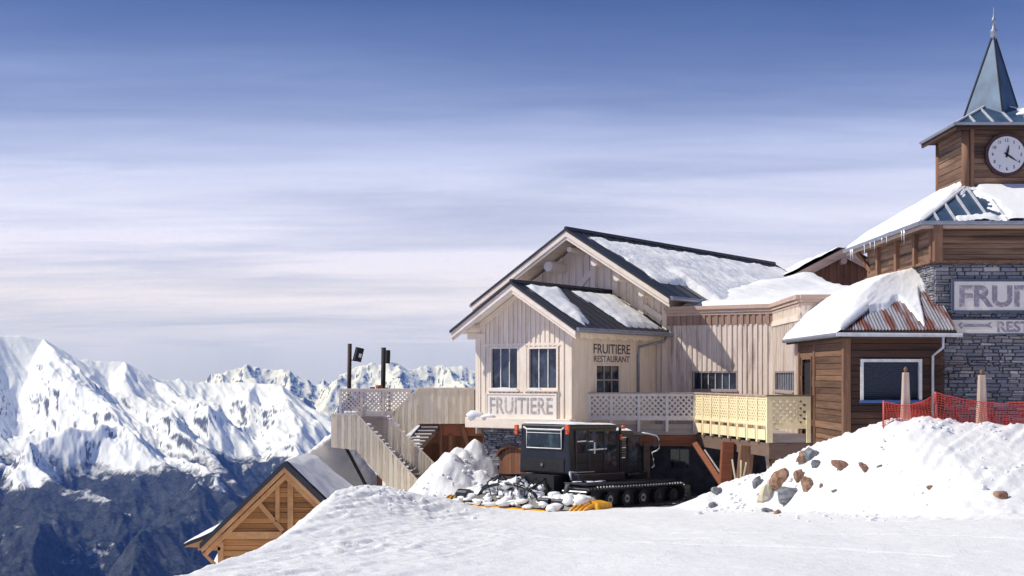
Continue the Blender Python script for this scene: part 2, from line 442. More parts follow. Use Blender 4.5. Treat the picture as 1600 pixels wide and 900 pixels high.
CREST = np.array([  # X, Y, z of the top of the big snow bank on the right
 (4.3,36.2,-5.2),(4.9,35.8,-4.2),(5.2,35.6,-3.55),(5.55,35.2,-3.12),(6.05,34.9,-2.86),(6.45,34.5,-2.62),(6.72,34.1,-2.24),(7.34,33.6,-1.86),
 (8.17,33.0,-1.50),(9.05,32.3,-1.13),(9.75,32.1,-1.08),(10.6,32.0,-1.17),(12.1,31.9,-1.28),(16,31.7,-1.2),(26,31,-1.0)])
BERM = np.array([(-4.3,23.5,0.0),(-4.35,27,0.15),(-4.4,30,0.38),(-4.3,33,0.62),(-3.6,35.2,0.72),(-2.4,36.2,0.45),(-1.2,36.6,0.1)])
def H(X, Y, detail=True):
    base = -1.7 - 0.055*np.clip(Y, 0, 43) + 0.045*np.clip(X-1, 0, 12)*sstep(12, 26, Y)*(1-sstep(36, 40, Y))
    base = base + sstep(47.5, 53, Y)*1.85
    base = base - 0.30*np.clip(Y-66, 0, 4000) - 0.1*np.clip(X-26, 0, 4000)
    # left edge of the shelf
    xe = np.interp(Y, [0, 14, 20, 30, 36, 45, 52, 60, 80], [-5.2, -4.7, -4.35, -4.3, -4.4, -6.4, -7.0, -4.5, 4])
    d = np.clip(xe - X, 0, None)
    fall = 0.55*d + 0.16*d*d
    fall = np.where(d > 2.5, 0.55*2.5+0.16*6.25 + 1.25*(d-2.5), fall)
    fall = np.where(d > 60, 2.375+1.25*57.5+0.75*(d-60), fall)
    z = base - fall
    # berm
    bz = 0
    for i in range(len(BERM)-1):
        a, b = BERM[i], BERM[i+1]
        ab = b[:2]-a[:2]; L = (ab**2).sum()
        t = np.clip(((X-a[0])*ab[0]+(Y-a[1])*ab[1])/L, 0, 1)
        dd = np.hypot(X-a[0]-t*ab[0], Y-a[1]-t*ab[1])
        bz = np.maximum(bz, (a[2]+(b[2]-a[2])*t)*np.exp(-(dd/1.5)**2))
    z = z + bz
    # steep-sided heap between the log cabin and the stair, its right flank turned from the sun
    xc = np.interp(Y, [40, 43, 45, 48, 55], [-7.6, -7.35, -7.0, -6.45, -6.4]); zcr = np.interp(Y, [38, 41.5, 43, 45, 48, 55], [-6.5, -4.2, -3.05, -2.75, -2.15, -2.0])
    hp = zcr - np.where(X > xc, 1.35*(X-xc), 0.55*(xc-X) + 0.35*(xc-X)**2) + (fbm(X*0.9, Y*0.9, 4, 44)-0.5)*0.25
    hp = np.where((Y < 41.5) | (X < xc-2.5), z-3, hp)
    z = smax(z, hp, 0.15)
    # right bank
    yc = np.interp(X, CREST[:,0], CREST[:,1]); zc = np.interp(X, CREST[:,0], CREST[:,2])
    df = yc - Y
    sl = np.interp(X, [4, 7, 9.5, 14], [0.62, 0.40, 0.31, 0.27])
    back = np.interp(X, [6, 8.3, 9], [1.3, 0.8, 0.16])
    m = np.where(df > 0, zc - sl*df - 0.02*df*df*0, zc + back*df)
    m = m + 0.10*sstep(6.5, 8, X)
    m = np.where(df < -3.5, zc - back*3.5 + 0.0*df, m)
    m = np.where((X > 8.6) & (df <= 0), np.maximum(m, -1.95), m)
    m = np.where((X < 4.4) | (Y > 48) | (X > 24), z - 3.0, m)
    z = smax(z, m, 0.42)
    # lumps at the foot of the bank
    for (lx, ly, lr, lh) in ((5.35,35.3,0.55,0.35),(5.9,34.7,0.5,0.30),(5.0,34.9,0.4,0.22),(6.3,33.9,0.6,0.2),(4.6,35.4,0.35,0.12)):
        z = z + lh*np.exp(-((X-lx)**2+(Y-ly)**2)/lr**2)
    # snow shovelled against the stair and the stone wall
    n0 = fbm(X*1.7, Y*1.7, 4, 40)
    for (lx, ly, lh, sl_) in ((-1.25,44.3,-2.02,1.15),(-2.05,43.1,-2.32,1.0),(-1.75,43.8,-2.2,1.0),(0.35,44.0,-3.35,0.8),(-1.0,42.9,-2.95,0.85)):
        r_ = np.hypot(X-lx, (Y-ly))
        z = smax(z, lh - sl_*np.sqrt(r_*r_+0.02) + (n0-0.5)*0.35, 0.12)
    if detail:
        z = z + (fbm(X*0.35, Y*0.22, 3, 5)-0.5)*0.16*sstep(9, 14, Y)
        # rough avalanche-like surface of the left berm
        left = (1-sstep(-3.0, 1.5, X))*sstep(15, 18, Y)*(0.6+0.8*sstep(.35, .65, fbm(X*.45, Y*.3, 3, 78)))
        bankm = sstep(3.5, 6.0, X)*sstep(-4.0, -1.0, Y - (yc - (zc - base)/sl*1.0) )*sstep(24, 27, Y)
        rot = lambda a: (X*math.cos(a)+Y*math.sin(a), -X*math.sin(a)+Y*math.cos(a))
        p, q = rot(math.radians(70))
        streak = fbm(p*0.6, q*5.0, 4, 9)
        cl = fbm(X*3.4, Y*2.2, 5, 3, 0.6)
        z = z + left*((cl-0.5)*0.075 + (streak-0.5)*0.15)
        cl2 = fbm(X*7, Y*5, 3, 13)
        cl3 = fbm(X*13, Y*8, 3, 14, 0.6, True)
        z = z + left*((cl2-0.5)*0.06 + (cl3-0.6)*0.045)
        p2, q2 = rot(math.radians(52))
        gro = fbm(p2*0.25, q2*3.0, 4, 21, 0.5, True)
        gro2 = fbm(p2*0.5+7, q2*8.0, 3, 22, 0.5, True)
        z = z + bankm*((gro-0.6)*0.15*sstep(6.2, 9.0, X)*(0.3+1.4*fbm(X*.5, Y*.5, 2, 77)) + (gro2-0.6)*0.06 + (cl-0.5)*0.07 + (cl2-0.5)*0.03)
        flat = 1 - np.clip(left + bankm, 0, 1)
        p3, q3 = rot(math.radians(18))
        z = z + flat*((fbm(p3*0.5, q3*4.0, 3, 31)-0.5)*0.055 + (cl-0.5)*0.022)
        # two ski tracks across the piste
        for (x0, y0, x1, y1) in ((1.5, 24.5, 6.5, 20.0), (3.0, 26.5, 9.0, 21.5), (-1.0, 27.5, 3.5, 24.0), (6.0, 27.3, 11.0, 25.8), (-0.5,20.5,4.0,23.0)):
            L = math.hypot(x1-x0, y1-y0); ux, uy = (x1-x0)/L, (y1-y0)/L
            s_ = (X-x0)*ux + (Y-y0)*uy; dd = abs(-(X-x0)*uy + (Y-y0)*ux + 0.12*np.sin(s_*0.9))
            z = z - 0.03*np.exp(-(dd/0.06)**2)*((s_ > 0) & (s_ < L))
    return z
def Hz(x, y):
    return float(H(np.array([float(x)]), np.array([float(y)]))[0])

def grid_object(name, X, Y, Z, m, smooth=True):
    r, c = X.shape
    co = np.stack([X, Y, Z], -1).reshape(-1, 3).astype(np.float32)
    i = np.arange(r*c).reshape(r, c)
    q = np.stack([i[:-1,:-1], i[:-1,1:], i[1:,1:], i[1:,:-1]], -1).reshape(-1, 4)
    me = bpy.data.meshes.new(name)
    me.vertices.add(len(co)); me.vertices.foreach_set('co', co.ravel())
    me.loops.add(q.size); me.loops.foreach_set('vertex_index', q.ravel().astype(np.int32))
    me.polygons.add(len(q)); me.polygons.foreach_set('loop_start', np.arange(0, q.size, 4, dtype=np.int32))
    me.update(calc_edges=True)
    me.materials.append(m)
    if smooth: me.polygons.foreach_set('use_smooth', np.ones(len(q), bool))
    o = bpy.data.objects.new(name, me); S.collection.objects.link(o)
    ORG[o.name] = Vector((0,0,0))
    return o
def stretch(lo_, hi_, step, ext_lo, ext_hi, k=1.18):
    a = list(np.arange(lo_, hi_, step))
    s_ = step; x = a[-1]
    while x < ext_hi: s_ *= k; x += s_; a.append(x)
    s_ = step; x = a[0]; pre = []
    while x > ext_lo: s_ *= k; x -= s_; pre.append(x)
    return np.array(pre[::-1] + a)
gx = stretch(-7.0, 13.5, 0.055, -1100, 900)
gy = stretch(15.0, 46.0, 0.08, -300, 1500)
GX, GY = np.meshgrid(gx, gy)
o = grid_object('snow_ground', GX, GY, H(GX, GY), MT['snow_ground'])
tag(o, 'bright trodden snow of the piste with rough banks', kind='structure')

# ---- mountains: ridge skeletons with spurs
def polyline(pts):
    return np.array([tuple(P(*p)) for p in pts])
RA = [polyline(p) for p in (
 # main crest with the summit on the left
 [(-420,560,5200),(-200,545,5400),(0,522,5700),(68,529,5800),(90,545,5850),(115,560,5900),(150,566,5950),(196,566,6000),(226,590,6050),(262,594,6200),(322,599,6300),(400,600,6250),(446,606,6150),(482,632,6050),(525,664,5900),(600,720,5700),(700,790,5400)],
 # spurs from the crest towards the camera
 [(68,529,5800),(86,560,5500),(118,600,5200),(160,640,4900),(150,668,4650),(60,720,4200),(-60,790,3700)],
 [(150,668,4650),(240,705,4300),(300,742,4100),(380,800,3800),(460,880,3500)],
 [(196,566,6000),(215,600,5700),(262,650,5350),(300,690,5050),(330,735,4800)],
 [(226,590,6050),(300,618,5800),(338,640,5600),(352,680,5250)],
 [(400,600,6250),(404,640,5900),(380,690,5500),(372,745,5150),(360,800,4700)],
 [(446,606,6150),(470,650,5700),(480,700,5350),(470,760,4900),(500,830,4500)],
 [(0,522,5700),(-20,580,5300),(-60,650,4900),(-40,720,4400)],
 [(-200,545,5400),(-260,650,4700),(-240,760,4000)],
 [(60,720,4200),(90,800,3600),(60,880,3100)],
 [(300,742,4100),(270,830,3500),(240,920,3000)],
 [(0,770,3900),(-20,860,3300)],
)]
RB = [polyline(p) for p in (
 [(-300,640,9000),(100,640,9300),(250,625,9600),(325,600,9800),(345,582,9900),(362,580,9950),(386,571,10000),(408,578,10050),(440,577,10100),(462,588,10100),(490,602,10200),(520,592,10300),(545,574,10400),(566,569,10500),(600,567,10500),(625,566,10600),(640,573,10700),(668,573,10800),(690,571,10900),(720,574,11000),(745,582,11000),(800,590,11000),(900,575,11200),(1050,580,11300),(1300,560,11500),(1900,560,11500)],
 [(386,571,10000),(400,600,9500),(420,640,9000)],
 [(345,582,9900),(352,620,9300)],
 [(440,577,10100),(455,610,9600),(470,650,9000)],
 [(566,569,10500),(560,605,9900),(530,650,9300)],
 [(625,566,10600),(625,590,10100),(655,625,9500),(690,680,8900)],
 [(545,574,10400),(520,610,9800),(500,660,9200)],
 [(690,571,10900),(720,600,10300),(760,640,9700)],
 [(1050,580,11300),(1040,640,10000)],[(1300,560,11500),(1350,650,10000)],
)]
def ridges(X, Y, R, slope, p=1.0):
    z = np.full(X.shape, -1e5)
    for pl in R:
        for a, b in zip(pl[:-1], pl[1:]):
            ab = b[:2]-a[:2]; L = (ab**2).sum()
            t = np.clip(((X-a[0])*ab[0]+(Y-a[1])*ab[1])/L, 0, 1)
            d = np.hypot(X-a[0]-t*ab[0], Y-a[1]-t*ab[1])
            zz = a[2]+(b[2]-a[2])*t - slope*d
            z = np.where(zz > z, zz, z)
    return z
def mountain_a(X, Y):
    wx = (fbm(X/520, Y/520, 3, 51, 0.4)-0.5)*200; wy = (fbm(X/520+9, Y/520, 3, 52, 0.4)-0.5)*200
    crest = ridges(X, Y, RA[:1], 1.0)
    away = np.clip((crest*-1 + 120)/500, 0.0, 1)
    k_ = 0.15 + 0.85*away
    z = ridges(X+wx*k_, Y+wy*k_, RA, 0.66)
    # gullies: sharp fluting that grows away from the crests
    p, q = X*0.86 + Y*0.5, -X*0.5 + Y*0.86
    fl = fbm(p/190 + wx/240, q/700, 6, 61, 0.5, True)
    fl2 = fbm(p/60, q/170, 4, 63, 0.5, True)
    z = z + (fl-0.62)*150*(0.10+0.90*away) + (fl2-0.6)*18*(0.15+0.85*away)
    return z
def mountain_b(X, Y):
    wx = (fbm(X/500, Y/500, 4, 71)-0.5)*220; wy = (fbm(X/500+9, Y/500, 4, 72)-0.5)*220
    z = ridges(X+wx*0.5, Y+wy*0.5, RB, 0.75)
    fl = fbm(X/260 + wx/300, Y/800, 5, 81, 0.5, True)
    fl2 = fbm(X/90, Y/160, 4, 83, 0.6, True)
    return z + (fl-0.6)*120 + (fl2-0.6)*32
def far_grid(name, tx, yy, fn, floor, m, label):
    T, YY = np.meshgrid(tx, yy)
    XX = T*YY
    Z = np.maximum(fn(XX, YY), floor + (fbm(XX/300, YY/300, 4, 91)-0.5)*80)
    o = grid_object(name, XX, YY, Z, m)
    tag(o, label, kind='structure')
    return o
def mountain_mat(name, treeline, rock_lo=0.80, rock_hi=0.88, forest=True):
    m, t, b = mat(name)
    g = N(t, 'ShaderNodeNewGeometry')
    sp = N(t, 'ShaderNodeSeparateXYZ'); t.links.new(g.outputs['Position'], sp.inputs[0])
    sn = N(t, 'ShaderNodeSeparateXYZ'); t.links.new(g.outputs['True Normal'], sn.inputs[0])
    n1 = noise_(t, (1,1,1), 0.004, 8, 0.62)
    n2 = noise_(t, (1,1,1), 0.02, 6, 0.68)
    n3 = noise_(t, (1,0.3,1.0), 0.012, 6, 0.65, coord='Object')
    steep = M_(t, 'ADD', sn.outputs[2], M_(t, 'MULTIPLY', M_(t, 'SUBTRACT', n2, 0.5), 0.30))
    snowf = rng(t, steep, rock_lo, rock_hi)
    c = mixc(t, snowf, (0.10,0.11,0.145), (0.79,0.83,0.95))
    if forest:
        hgt = M_(t, 'ADD', sp.outputs[2], M_(t, 'MULTIPLY', M_(t, 'SUBTRACT', n1, 0.5), -260))
        hgt = M_(t, 'ADD', hgt, M_(t, 'MULTIPLY', M_(t, 'SUBTRACT', n2, 0.5), -150))
        ff = rng(t, hgt, treeline-12, treeline+22, 1, 0)
        patch = rng(t, M_(t, 'ADD', M_(t, 'MULTIPLY', n3, 0.75), M_(t, 'MULTIPLY', n2, 0.25)), 0.59, 0.64)
        n4 = noise_(t, (1,1,1), 0.09, 4, 0.7)
        fc = mixc(t, rng(t, M_(t, 'ADD', M_(t, 'MULTIPLY', n2, 0.5), M_(t, 'MULTIPLY', n4, 0.5)), 0.40, 0.66), (0.003,0.006,0.007), (0.08,0.09,0.10))
        fc = mixc(t, M_(t, 'MULTIPLY', patch, 0.8), fc, (0.62,0.64,0.66))
        c = mixc(t, ff, c, fc)
    t.links.new(c, b.inputs['Base Color']); b.inputs['Roughness'].default_value = 0.9
    b.inputs['Specular IOR Level'].default_value = 0.1
    hb = noise_(t, (1,0.6,1), 0.03, 6, 0.7)
    bump(t, b, hb, 0.5, 7.0)
    return m
ta = np.concatenate([np.arange(-0.75, -0.42, 0.006), np.arange(-0.42, -0.10, 0.00085), np.arange(-0.10, 0.5, 0.006)])
ya = np.concatenate([np.arange(1400, 3000, 60), np.arange(3000, 6500, 9.0), np.arange(6500, 8200, 60)])
far_grid('mountain_slope', ta, ya, mountain_a, -950, mountain_mat('snow and forest slope', -318, 0.42, 0.52),
         'snowy mountain with gullies above a dark blue forest')
tb = np.concatenate([np.arange(-0.75, -0.26, 0.006), np.arange(-0.26, 0.0, 0.0010), np.arange(0.0, 0.7, 0.008)])
yb = np.concatenate([np.arange(7600, 8800, 70), np.arange(8800, 11400, 16), np.arange(11400, 13500, 90)])
far_grid('far_mountains', tb, yb, mountain_b, -900, mountain_mat('far snow peaks', -900, 0.56, 0.68, False),
         'far jagged snow peaks on the skyline')

# ---- haze between the near hill and the far ranges
mb = MB(); mb.box(-10500, 9800, -400, 14200, -1900, 900)
hz = bpy.data.materials.new('thin mountain air'); hz.use_nodes = True
t = hz.node_tree; t.nodes.clear()
pv = N(t, 'ShaderNodeVolumePrincipled'); pv.inputs['Density'].default_value = 6.6e-5
pv.inputs['Absorption Color'].default_value = (1, 1, 1, 1)
pv.inputs['Color'].default_value = (0.11, 0.27, 1.0, 1)
om = N(t, 'ShaderNodeOutputMaterial'); t.links.new(pv.outputs[0], om.inputs['Volume'])
o = mb.build('haze', hz); tag(o, 'thin blue air between the camera and the far mountains', kind='stuff')
# ------------------------------------------------------------ restaurant chalet (beige), frame: origin P0, v = along the gable front, u = along the ridge
th = math.radians(34.6)
U3 = Vector((math.sin(th), math.cos(th), 0)); V3 = Vector((math.cos(th), -math.sin(th), 0))
P0 = Vector((1.88, 42.0, 0))
def L(t, s, z): return Vector((P0.x + V3.x*t + U3.x*s, P0.y + V3.y*t + U3.y*s, z))
def front(px, py, s=0.0):      # point of the plane s = const hit by a line of sight -> (t, z)
    return along(px, py, P0 + U3*s, V3)
def side(px, py, t=0.0):       # plane t = const -> (s, z)
    return along(px, py, P0 + V3*t, U3)
def boards(mb, O, d, n, length, zb, ztf, wd=0.13, th_=0.028, jit=0.004, gap=0.012, batten=True, zbf=None, skip=()):
    """upright boards along d starting at O; ztf(x) gives the top; skip = openings (x0,x1,z0,z1)"""
    x = 0.0; O, d, n = Vector(O), Vector(d), Vector(n)
    i = 0
    while x < length - 0.02:
        w_ = min(wd * rnd.uniform(0.85, 1.15), length - x)
        t_ = th_ + rnd.uniform(-jit, jit) + (0.03 if i % 2 and batten else 0)
        xa, xb = x, x + w_ - gap*(0.4 if batten else 1)
        z0 = zb if zbf is None else zbf((xa+xb)/2)
        segs = [(z0, None)]
        cuts = sorted([(k[2], k[3]) for k in skip if k[0] < xb - 0.015 and k[1] > xa + 0.015])
        zz = z0; spans = []
        for c0, c1 in cuts:
            if c0 > zz + 0.01: spans.append((zz, c0, False))
            zz = max(zz, c1)
        spans.append((zz, None, True))
        for a, b, top in spans:
            za, zb_ = (ztf(xa), ztf(xb)) if top else (b, b)
            if za < a + 0.01 and zb_ < a + 0.01: continue
            za = max(za, a+0.005); zb_ = max(zb_, a+0.005)
            p = lambda xx, k, z: Vector((O.x + d.x*xx + n.x*k, O.y + d.y*xx + n.y*k, z))
            mb.hexa([p(xa,0,a),p(xb,0,a),p(xb,t_,a),p(xa,t_,a),p(xa,0,za),p(xb,0,zb_),p(xb,t_,zb_),p(xa,t_,za)])
        x += w_; i += 1
def logs(mb, O, d, n, x0f, x1f, z0, z1, hh=0.17, th_=0.06, jit=0.015, skip=()):
    """horizontal planks stacked between z0 and z1; x0f/x1f give the ends for a height"""
    O, d, n = Vector(O), Vector(d), Vector(n); z = z0
    while z < z1 - 0.02:
        h = min(hh*rnd.uniform(0.8, 1.2), z1 - z); zm = z + h/2
        xa, xb = x0f(zm), x1f(zm)
        if xb - xa > 0.05:
            spans = [(xa, xb)]
            for k in skip:
                if k[2] < zm < k[3]:
                    new = []
                    for a, b in spans:
                        if k[0] > a + .01: new.append((a, min(b, k[0])))
                        if k[1] < b - .01: new.append((max(a, k[1]), b))
                        if k[1] <= a or k[0] >= b: new = new if (a, b) in new else new + [(a, b)]
                    spans = [q for q in dict.fromkeys(new) if q[1]-q[0] > 0.02]
            for a, b in spans:
                t_ = th_ + rnd.uniform(-jit, jit)
                mb.obox(O, d, n, a, b, 0, t_, z, z + h - 0.012)
        z += h
def window(parent, O, d, n, x0, x1, z0, z1, cols, rows=1, fm='white_h', fw=0.05, depth=0.04, bars='white_paint', name='window', out=0.03, bw=0.028, recess=0.05):
    """frame (part) with pane and glazing bar sub-parts"""
    O, d, n = Vector(O), Vector(d), Vector(n)
    f = MB()
    for a0, a1, b0, b1 in ((x0, x1, z0, z0+fw), (x0, x1, z1-fw, z1), (x0, x0+fw, z0+fw, z1-fw), (x1-fw, x1, z0+fw, z1-fw)):
        f.obox(O, d, n, a0, a1, -recess, out, b0, b1)
    fo = f.build(name, MT[fm], parent)
    g = MB(); g.obox(O, d, n, x0+fw, x1-fw, -recess-0.02, -recess+0.004, z0+fw, z1-fw); g.build('pane', MT['glass'], fo)
    b = MB()
    for i in range(1, cols):
        x = x0+fw + (x1-x0-2*fw)*i/cols
        b.obox(O, d, n, x-bw/2, x+bw/2, -recess+0.006, -recess+0.035, z0+fw, z1-fw)
    for j in range(1, rows):
        z = z0+fw + (z1-z0-2*fw)*j/rows
        b.obox(O, d, n, x0+fw, x1-fw, -recess+0.008, -recess+0.031, z-bw/2, z+bw/2)
    if b.v: b.build('glazing_bars', MT[bars], fo)
    return fo
def text_mesh(name, txt, size, O, d, n, x0, x1, z0, z1, m, parent, bold=0.0, thick=0.006, off=0.0):
    """lettering stretched into the box x0..x1, z0..z1 on a wall"""
    c = bpy.data.curves.new(name, 'FONT'); c.body = txt; c.size = 1; c.offset = bold; c.extrude = 0.01; c.resolution_u = 4
    tmp = bpy.data.objects.new('tmp', c); S.collection.objects.link(tmp)
    dg = bpy.context.evaluated_depsgraph_get()
    me = bpy.data.meshes.new_from_object(tmp.evaluated_get(dg))
    bpy.data.objects.remove(tmp); bpy.data.curves.remove(c)
    co = [v.co.copy() for v in me.vertices]
    ax, bx = min(p.x for p in co), max(p.x for p in co); ay, by = min(p.y for p in co), max(p.y for p in co)
    O, d, n = Vector(O), Vector(d), Vector(n); org = ORG[parent.name]
    for v, p in zip(me.vertices, co):
        x = x0 + (p.x-ax)/(bx-ax)*(x1-x0); z = z0 + (p.y-ay)/(by-ay)*(z1-z0); k = off + (thick if p.z > 0 else 0)
        v.co = Vector((O.x + d.x*x + n.x*k, O.y + d.y*x + n.y*k, z)) - org
    me.materials.clear(); me.materials.append(m)
    return link_mesh(name, me, parent)
def snow_sheet(name, base, nrm, hfun, nu, nv, m, parent=None, thick_min=-0.02):
    """base(u,v)->Vector on the roof, hfun(u,v)->thickness; cells outside are dropped"""
    idx = {}; vs_ = []; fs = []
    Hh = [[hfun(i/nu, j/nv) for j in range(nv+1)] for i in range(nu+1)]
    def vid(i, j):
        if (i, j) not in idx:
            h = max(Hh[i][j], thick_min); idx[(i, j)] = len(vs_)
            vs_.append(base(i/nu, j/nv) + nrm*h)
        return idx[(i, j)]
    for i in range(nu):
        for j in range(nv):
            if max(Hh[i][j], Hh[i+1][j], Hh[i][j+1], Hh[i+1][j+1]) > 0.003:
                fs.append((vid(i,j), vid(i+1,j), vid(i+1,j+1), vid(i,j+1)))
    mb = MB(); mb.add(vs_, fs)
    return mb.build(name, m, parent, smooth=True)
def nz(x, y, s=1.0, seed=0.0): return mnoise.fractal(Vector((x*s + seed, y*s - seed, seed*0.7)), 0.9, 2.1, 4)

wb_n = V3 * 1.0
chalet = thing('restaurant_chalet', L(-1.8, 3, -4.0), 'large whitewashed wooden restaurant with dark snowy gable roof and projecting bay', 'restaurant')
DK = -1.70                                         # deck height
EZ, AZ = 2.65, 5.12                                # main eave and ridge
TC, TR, TL = -2.8, 1.245, -6.85                    # ridge, right eave, left eave (t)
s0, s1, sw = 4.06, 21.96, 5.46
slope = (AZ-EZ)/(TR-TC)
def roofz(t): return AZ - slope*abs(t-TC)
# main gable wall
mb = MB(); boards(mb, L(-6.05, sw, 0), V3, -U3, 6.5, -4.6, lambda x: roofz(x-6.05)-0.22, 0.145, zbf=None)
mb.build('gable_wall', MT['white_v'], chalet)
# plain walls behind it (right flank, rear, left flank)
mb = MB()
mb.prism([L(-6.0,sw+.03,-4.6), L(.42,sw+.03,-4.6), L(.42,sw+.03,roofz(.42)-.25), L(TC,sw+.03,AZ-.25), L(-6.0,sw+.03,roofz(-6.0)-.25)], U3*15.6)
mb.build('hall_wall', MT['white_v'], chalet)
# roof: two slabs with dark covering, pale soffit boards below
mb = MB()
for sg in (1, -1):
    te = TR if sg > 0 else TL
    a, b, c, d = L(te, s0, EZ), L(TC, s0, AZ), L(TC, s1, AZ), L(te, s1, EZ)
    mb.prism([a, b, c, d], (0, 0, -0.06))
roof = mb.build('roof', MT['roof_dark'], chalet)
mb = MB()
for sg in (1, -1):      # seams on the covering
    te = TR if sg > 0 else TL
    for k in range(24):
        s_ = s0 + 0.05 + k*(s1-s0-0.1)/23
        mb.beam(L(te, s_, EZ+0.012), L(TC, s_, AZ+0.012), 0.03, 0.03)
mb.tube([L(TC, s0-0.02, AZ+0.03), L(TC, s1+0.02, AZ+0.03)], 0.07, 8)
mb.build('roof_seam', MT['roof_edge'], roof)
mb = MB()
for sg in (1, -1):
    te = TR-0.06 if sg > 0 else TL+0.06
    sz = lambda t: roofz(t)-0.065
    k = 0
    tt = te
    while (tt - TC)*sg > 0.02:
        t2 = tt - sg*0.16
        if (t2-TC)*sg < 0: t2 = TC
        a, b, c, d = L(tt, s0+.07, sz(tt)), L(t2+sg*.012, s0+.07, sz(t2+sg*.012)), L(t2+sg*.012, s1-.1, sz(t2+sg*.012)), L(tt, s1-.1, sz(tt))
        mb.prism([a, b, c, d], (0,0,-0.03)); tt = t2
mb.build('soffit', MT['white_h'], chalet)
# bargeboards
for sg in (1, -1):
    te = TR if sg > 0 else TL
    for k, (so, dz, hh) in enumerate(((-0.02, -0.06, 0.20), (0.02, -0.27, 0.10))):
        m_ = MB(); a, b = L(te+sg*0.0, s0+so, EZ+dz), L(TC, s0+so, AZ+dz)
        m_.prism([a, b, b+Vector((0,0,-hh)), a+Vector((0,0,-hh))], U3*0.05)
        m_.build('bargeboard', MT['white_h'], chalet)
mb = MB()
for sg in (1, -1):
    te = TR if sg > 0 else TL
    a, b = L(te+sg*.03, s0-.05, EZ+0.0), L(TC, s0-.05, AZ+.03)
    mb.prism([a, b, b+Vector((0,0,-.09)), a+Vector((0,0,-.09))], U3*0.03)
mb.build('verge_trim', MT['roof_edge'], roof)
# gutters of main roof
for te in (TR+0.07, TL-0.07):
    m_ = MB(); m_.tube([L(te, s0, EZ-.08), L(te, s1, EZ-.08)], 0.075, 10); m_.build('gutter', MT['zinc'], chalet)
# purlin ends and wall timbers of the main gable
def log(t, z, sa, sb, r, mt='white_h', nm='purlin'):
    m_ = MB(); m_.tube([L(t, sa, z), L(t, sa+0.05, z), L(t, sb, z)], [r*0.9, r, r], 14); m_.build(nm, MT[mt], chalet, smooth=False)
for px_, py_, r in ((889,390,.10),(856,416,.19),(822,444,.15),(779,470,.10),(928,410,.14),(963,433,.14),(1002,458,.13)):
    sp_ = 4.35
    t_, z_ = front(px_, py_, sp_)
    if z_ > roofz(t_) - 0.1 - r: z_ = roofz(t_) - 0.1 - r
    log(t_, z_, sp_, sw+0.02, r)
for tpx, zb_ in ((928, 0.2), (963, -0.2), (1003, -0.2)):
    t_, _ = front(tpx, 430, sw-0.05)
    m_ = MB(); m_.obox(P0, V3, U3, t_-.10, t_+.10, sw-.14, sw-.045, -1.4, roofz(t_)-.35); m_.build('wall_post', MT['white_h'], chalet)
for (xa, ya, xb, yb) in ((930,452,960,470),(968,470,1000,490),(1006,478,1036,498),(905,448,925,425),(935,500,1040,520)):
    ta, za = front(xa, ya, sw-.05); tb_, zb_ = front(xb, yb, sw-.05)
    m_ = MB(); m_.beam(L(ta, sw-.09, za), L(tb_, sw-.09, zb_), 0.08, 0.2); m_.build('brace', MT['white_h'], chalet)
m_ = MB(); m_.obox(P0, V3, U3, -2.2, 0.44, sw-.10, sw-.03, 1.42, 1.6); m_.build('wall_rail', MT['white_h'], chalet)
m_ = MB(); m_.obox(P0, V3, U3, .30, .47, sw-.12, sw+.05, -4.5, 2.3); m_.build('corner_post', MT['white_v'], chalet)

# ---- bay
BTC, BTR, BTL, BEZ, BAZ = -1.77, 0.61, -4.15, 1.47, 2.96
bs = (BAZ-BEZ)/(BTR-BTC)
def bz_(t): return BAZ - bs*abs(t-BTC)
wins = []
for xa, xb in ((766, 812), (825, 873)):
    ta, zt = front(xa, 542); tb_, _ = front(xb, 542); _, zb_ = front(xa, 609)
    wins.append((ta+3.69, tb_+3.69, zb_, zt))
mb = MB(); boards(mb, L(-3.69, 0, 0), V3, -U3, 3.69, -1.42, lambda x: bz_(x-3.69)-.18, 0.092, skip=wins)
mb.build('bay_wall', MT['white_v'], chalet)
mb = MB(); boards(mb, L(0, 0, 0), U3, V3, sw, -1.9, lambda x: BEZ+.25, 0.30, jit=0.003, gap=0.006, batten=False)
mb.build('bay_side_wall', MT['white_v'], chalet)
mb = MB(); boards(mb, L(-3.69, sw, 0), -U3, -V3, sw, -1.9, lambda x: BEZ+.25, 0.14)
mb.build('bay_side_wall', MT['white_v'], chalet)
mb = MB()
mb.obox(P0, V3, U3, -3.66, -.03, .3, .4, -1.9, 1.5)       # near-black sheet added behind the windows, its colour standing in for the room's darkness
mb.build('dark_room_sheet', MT['dark_void'], chalet)
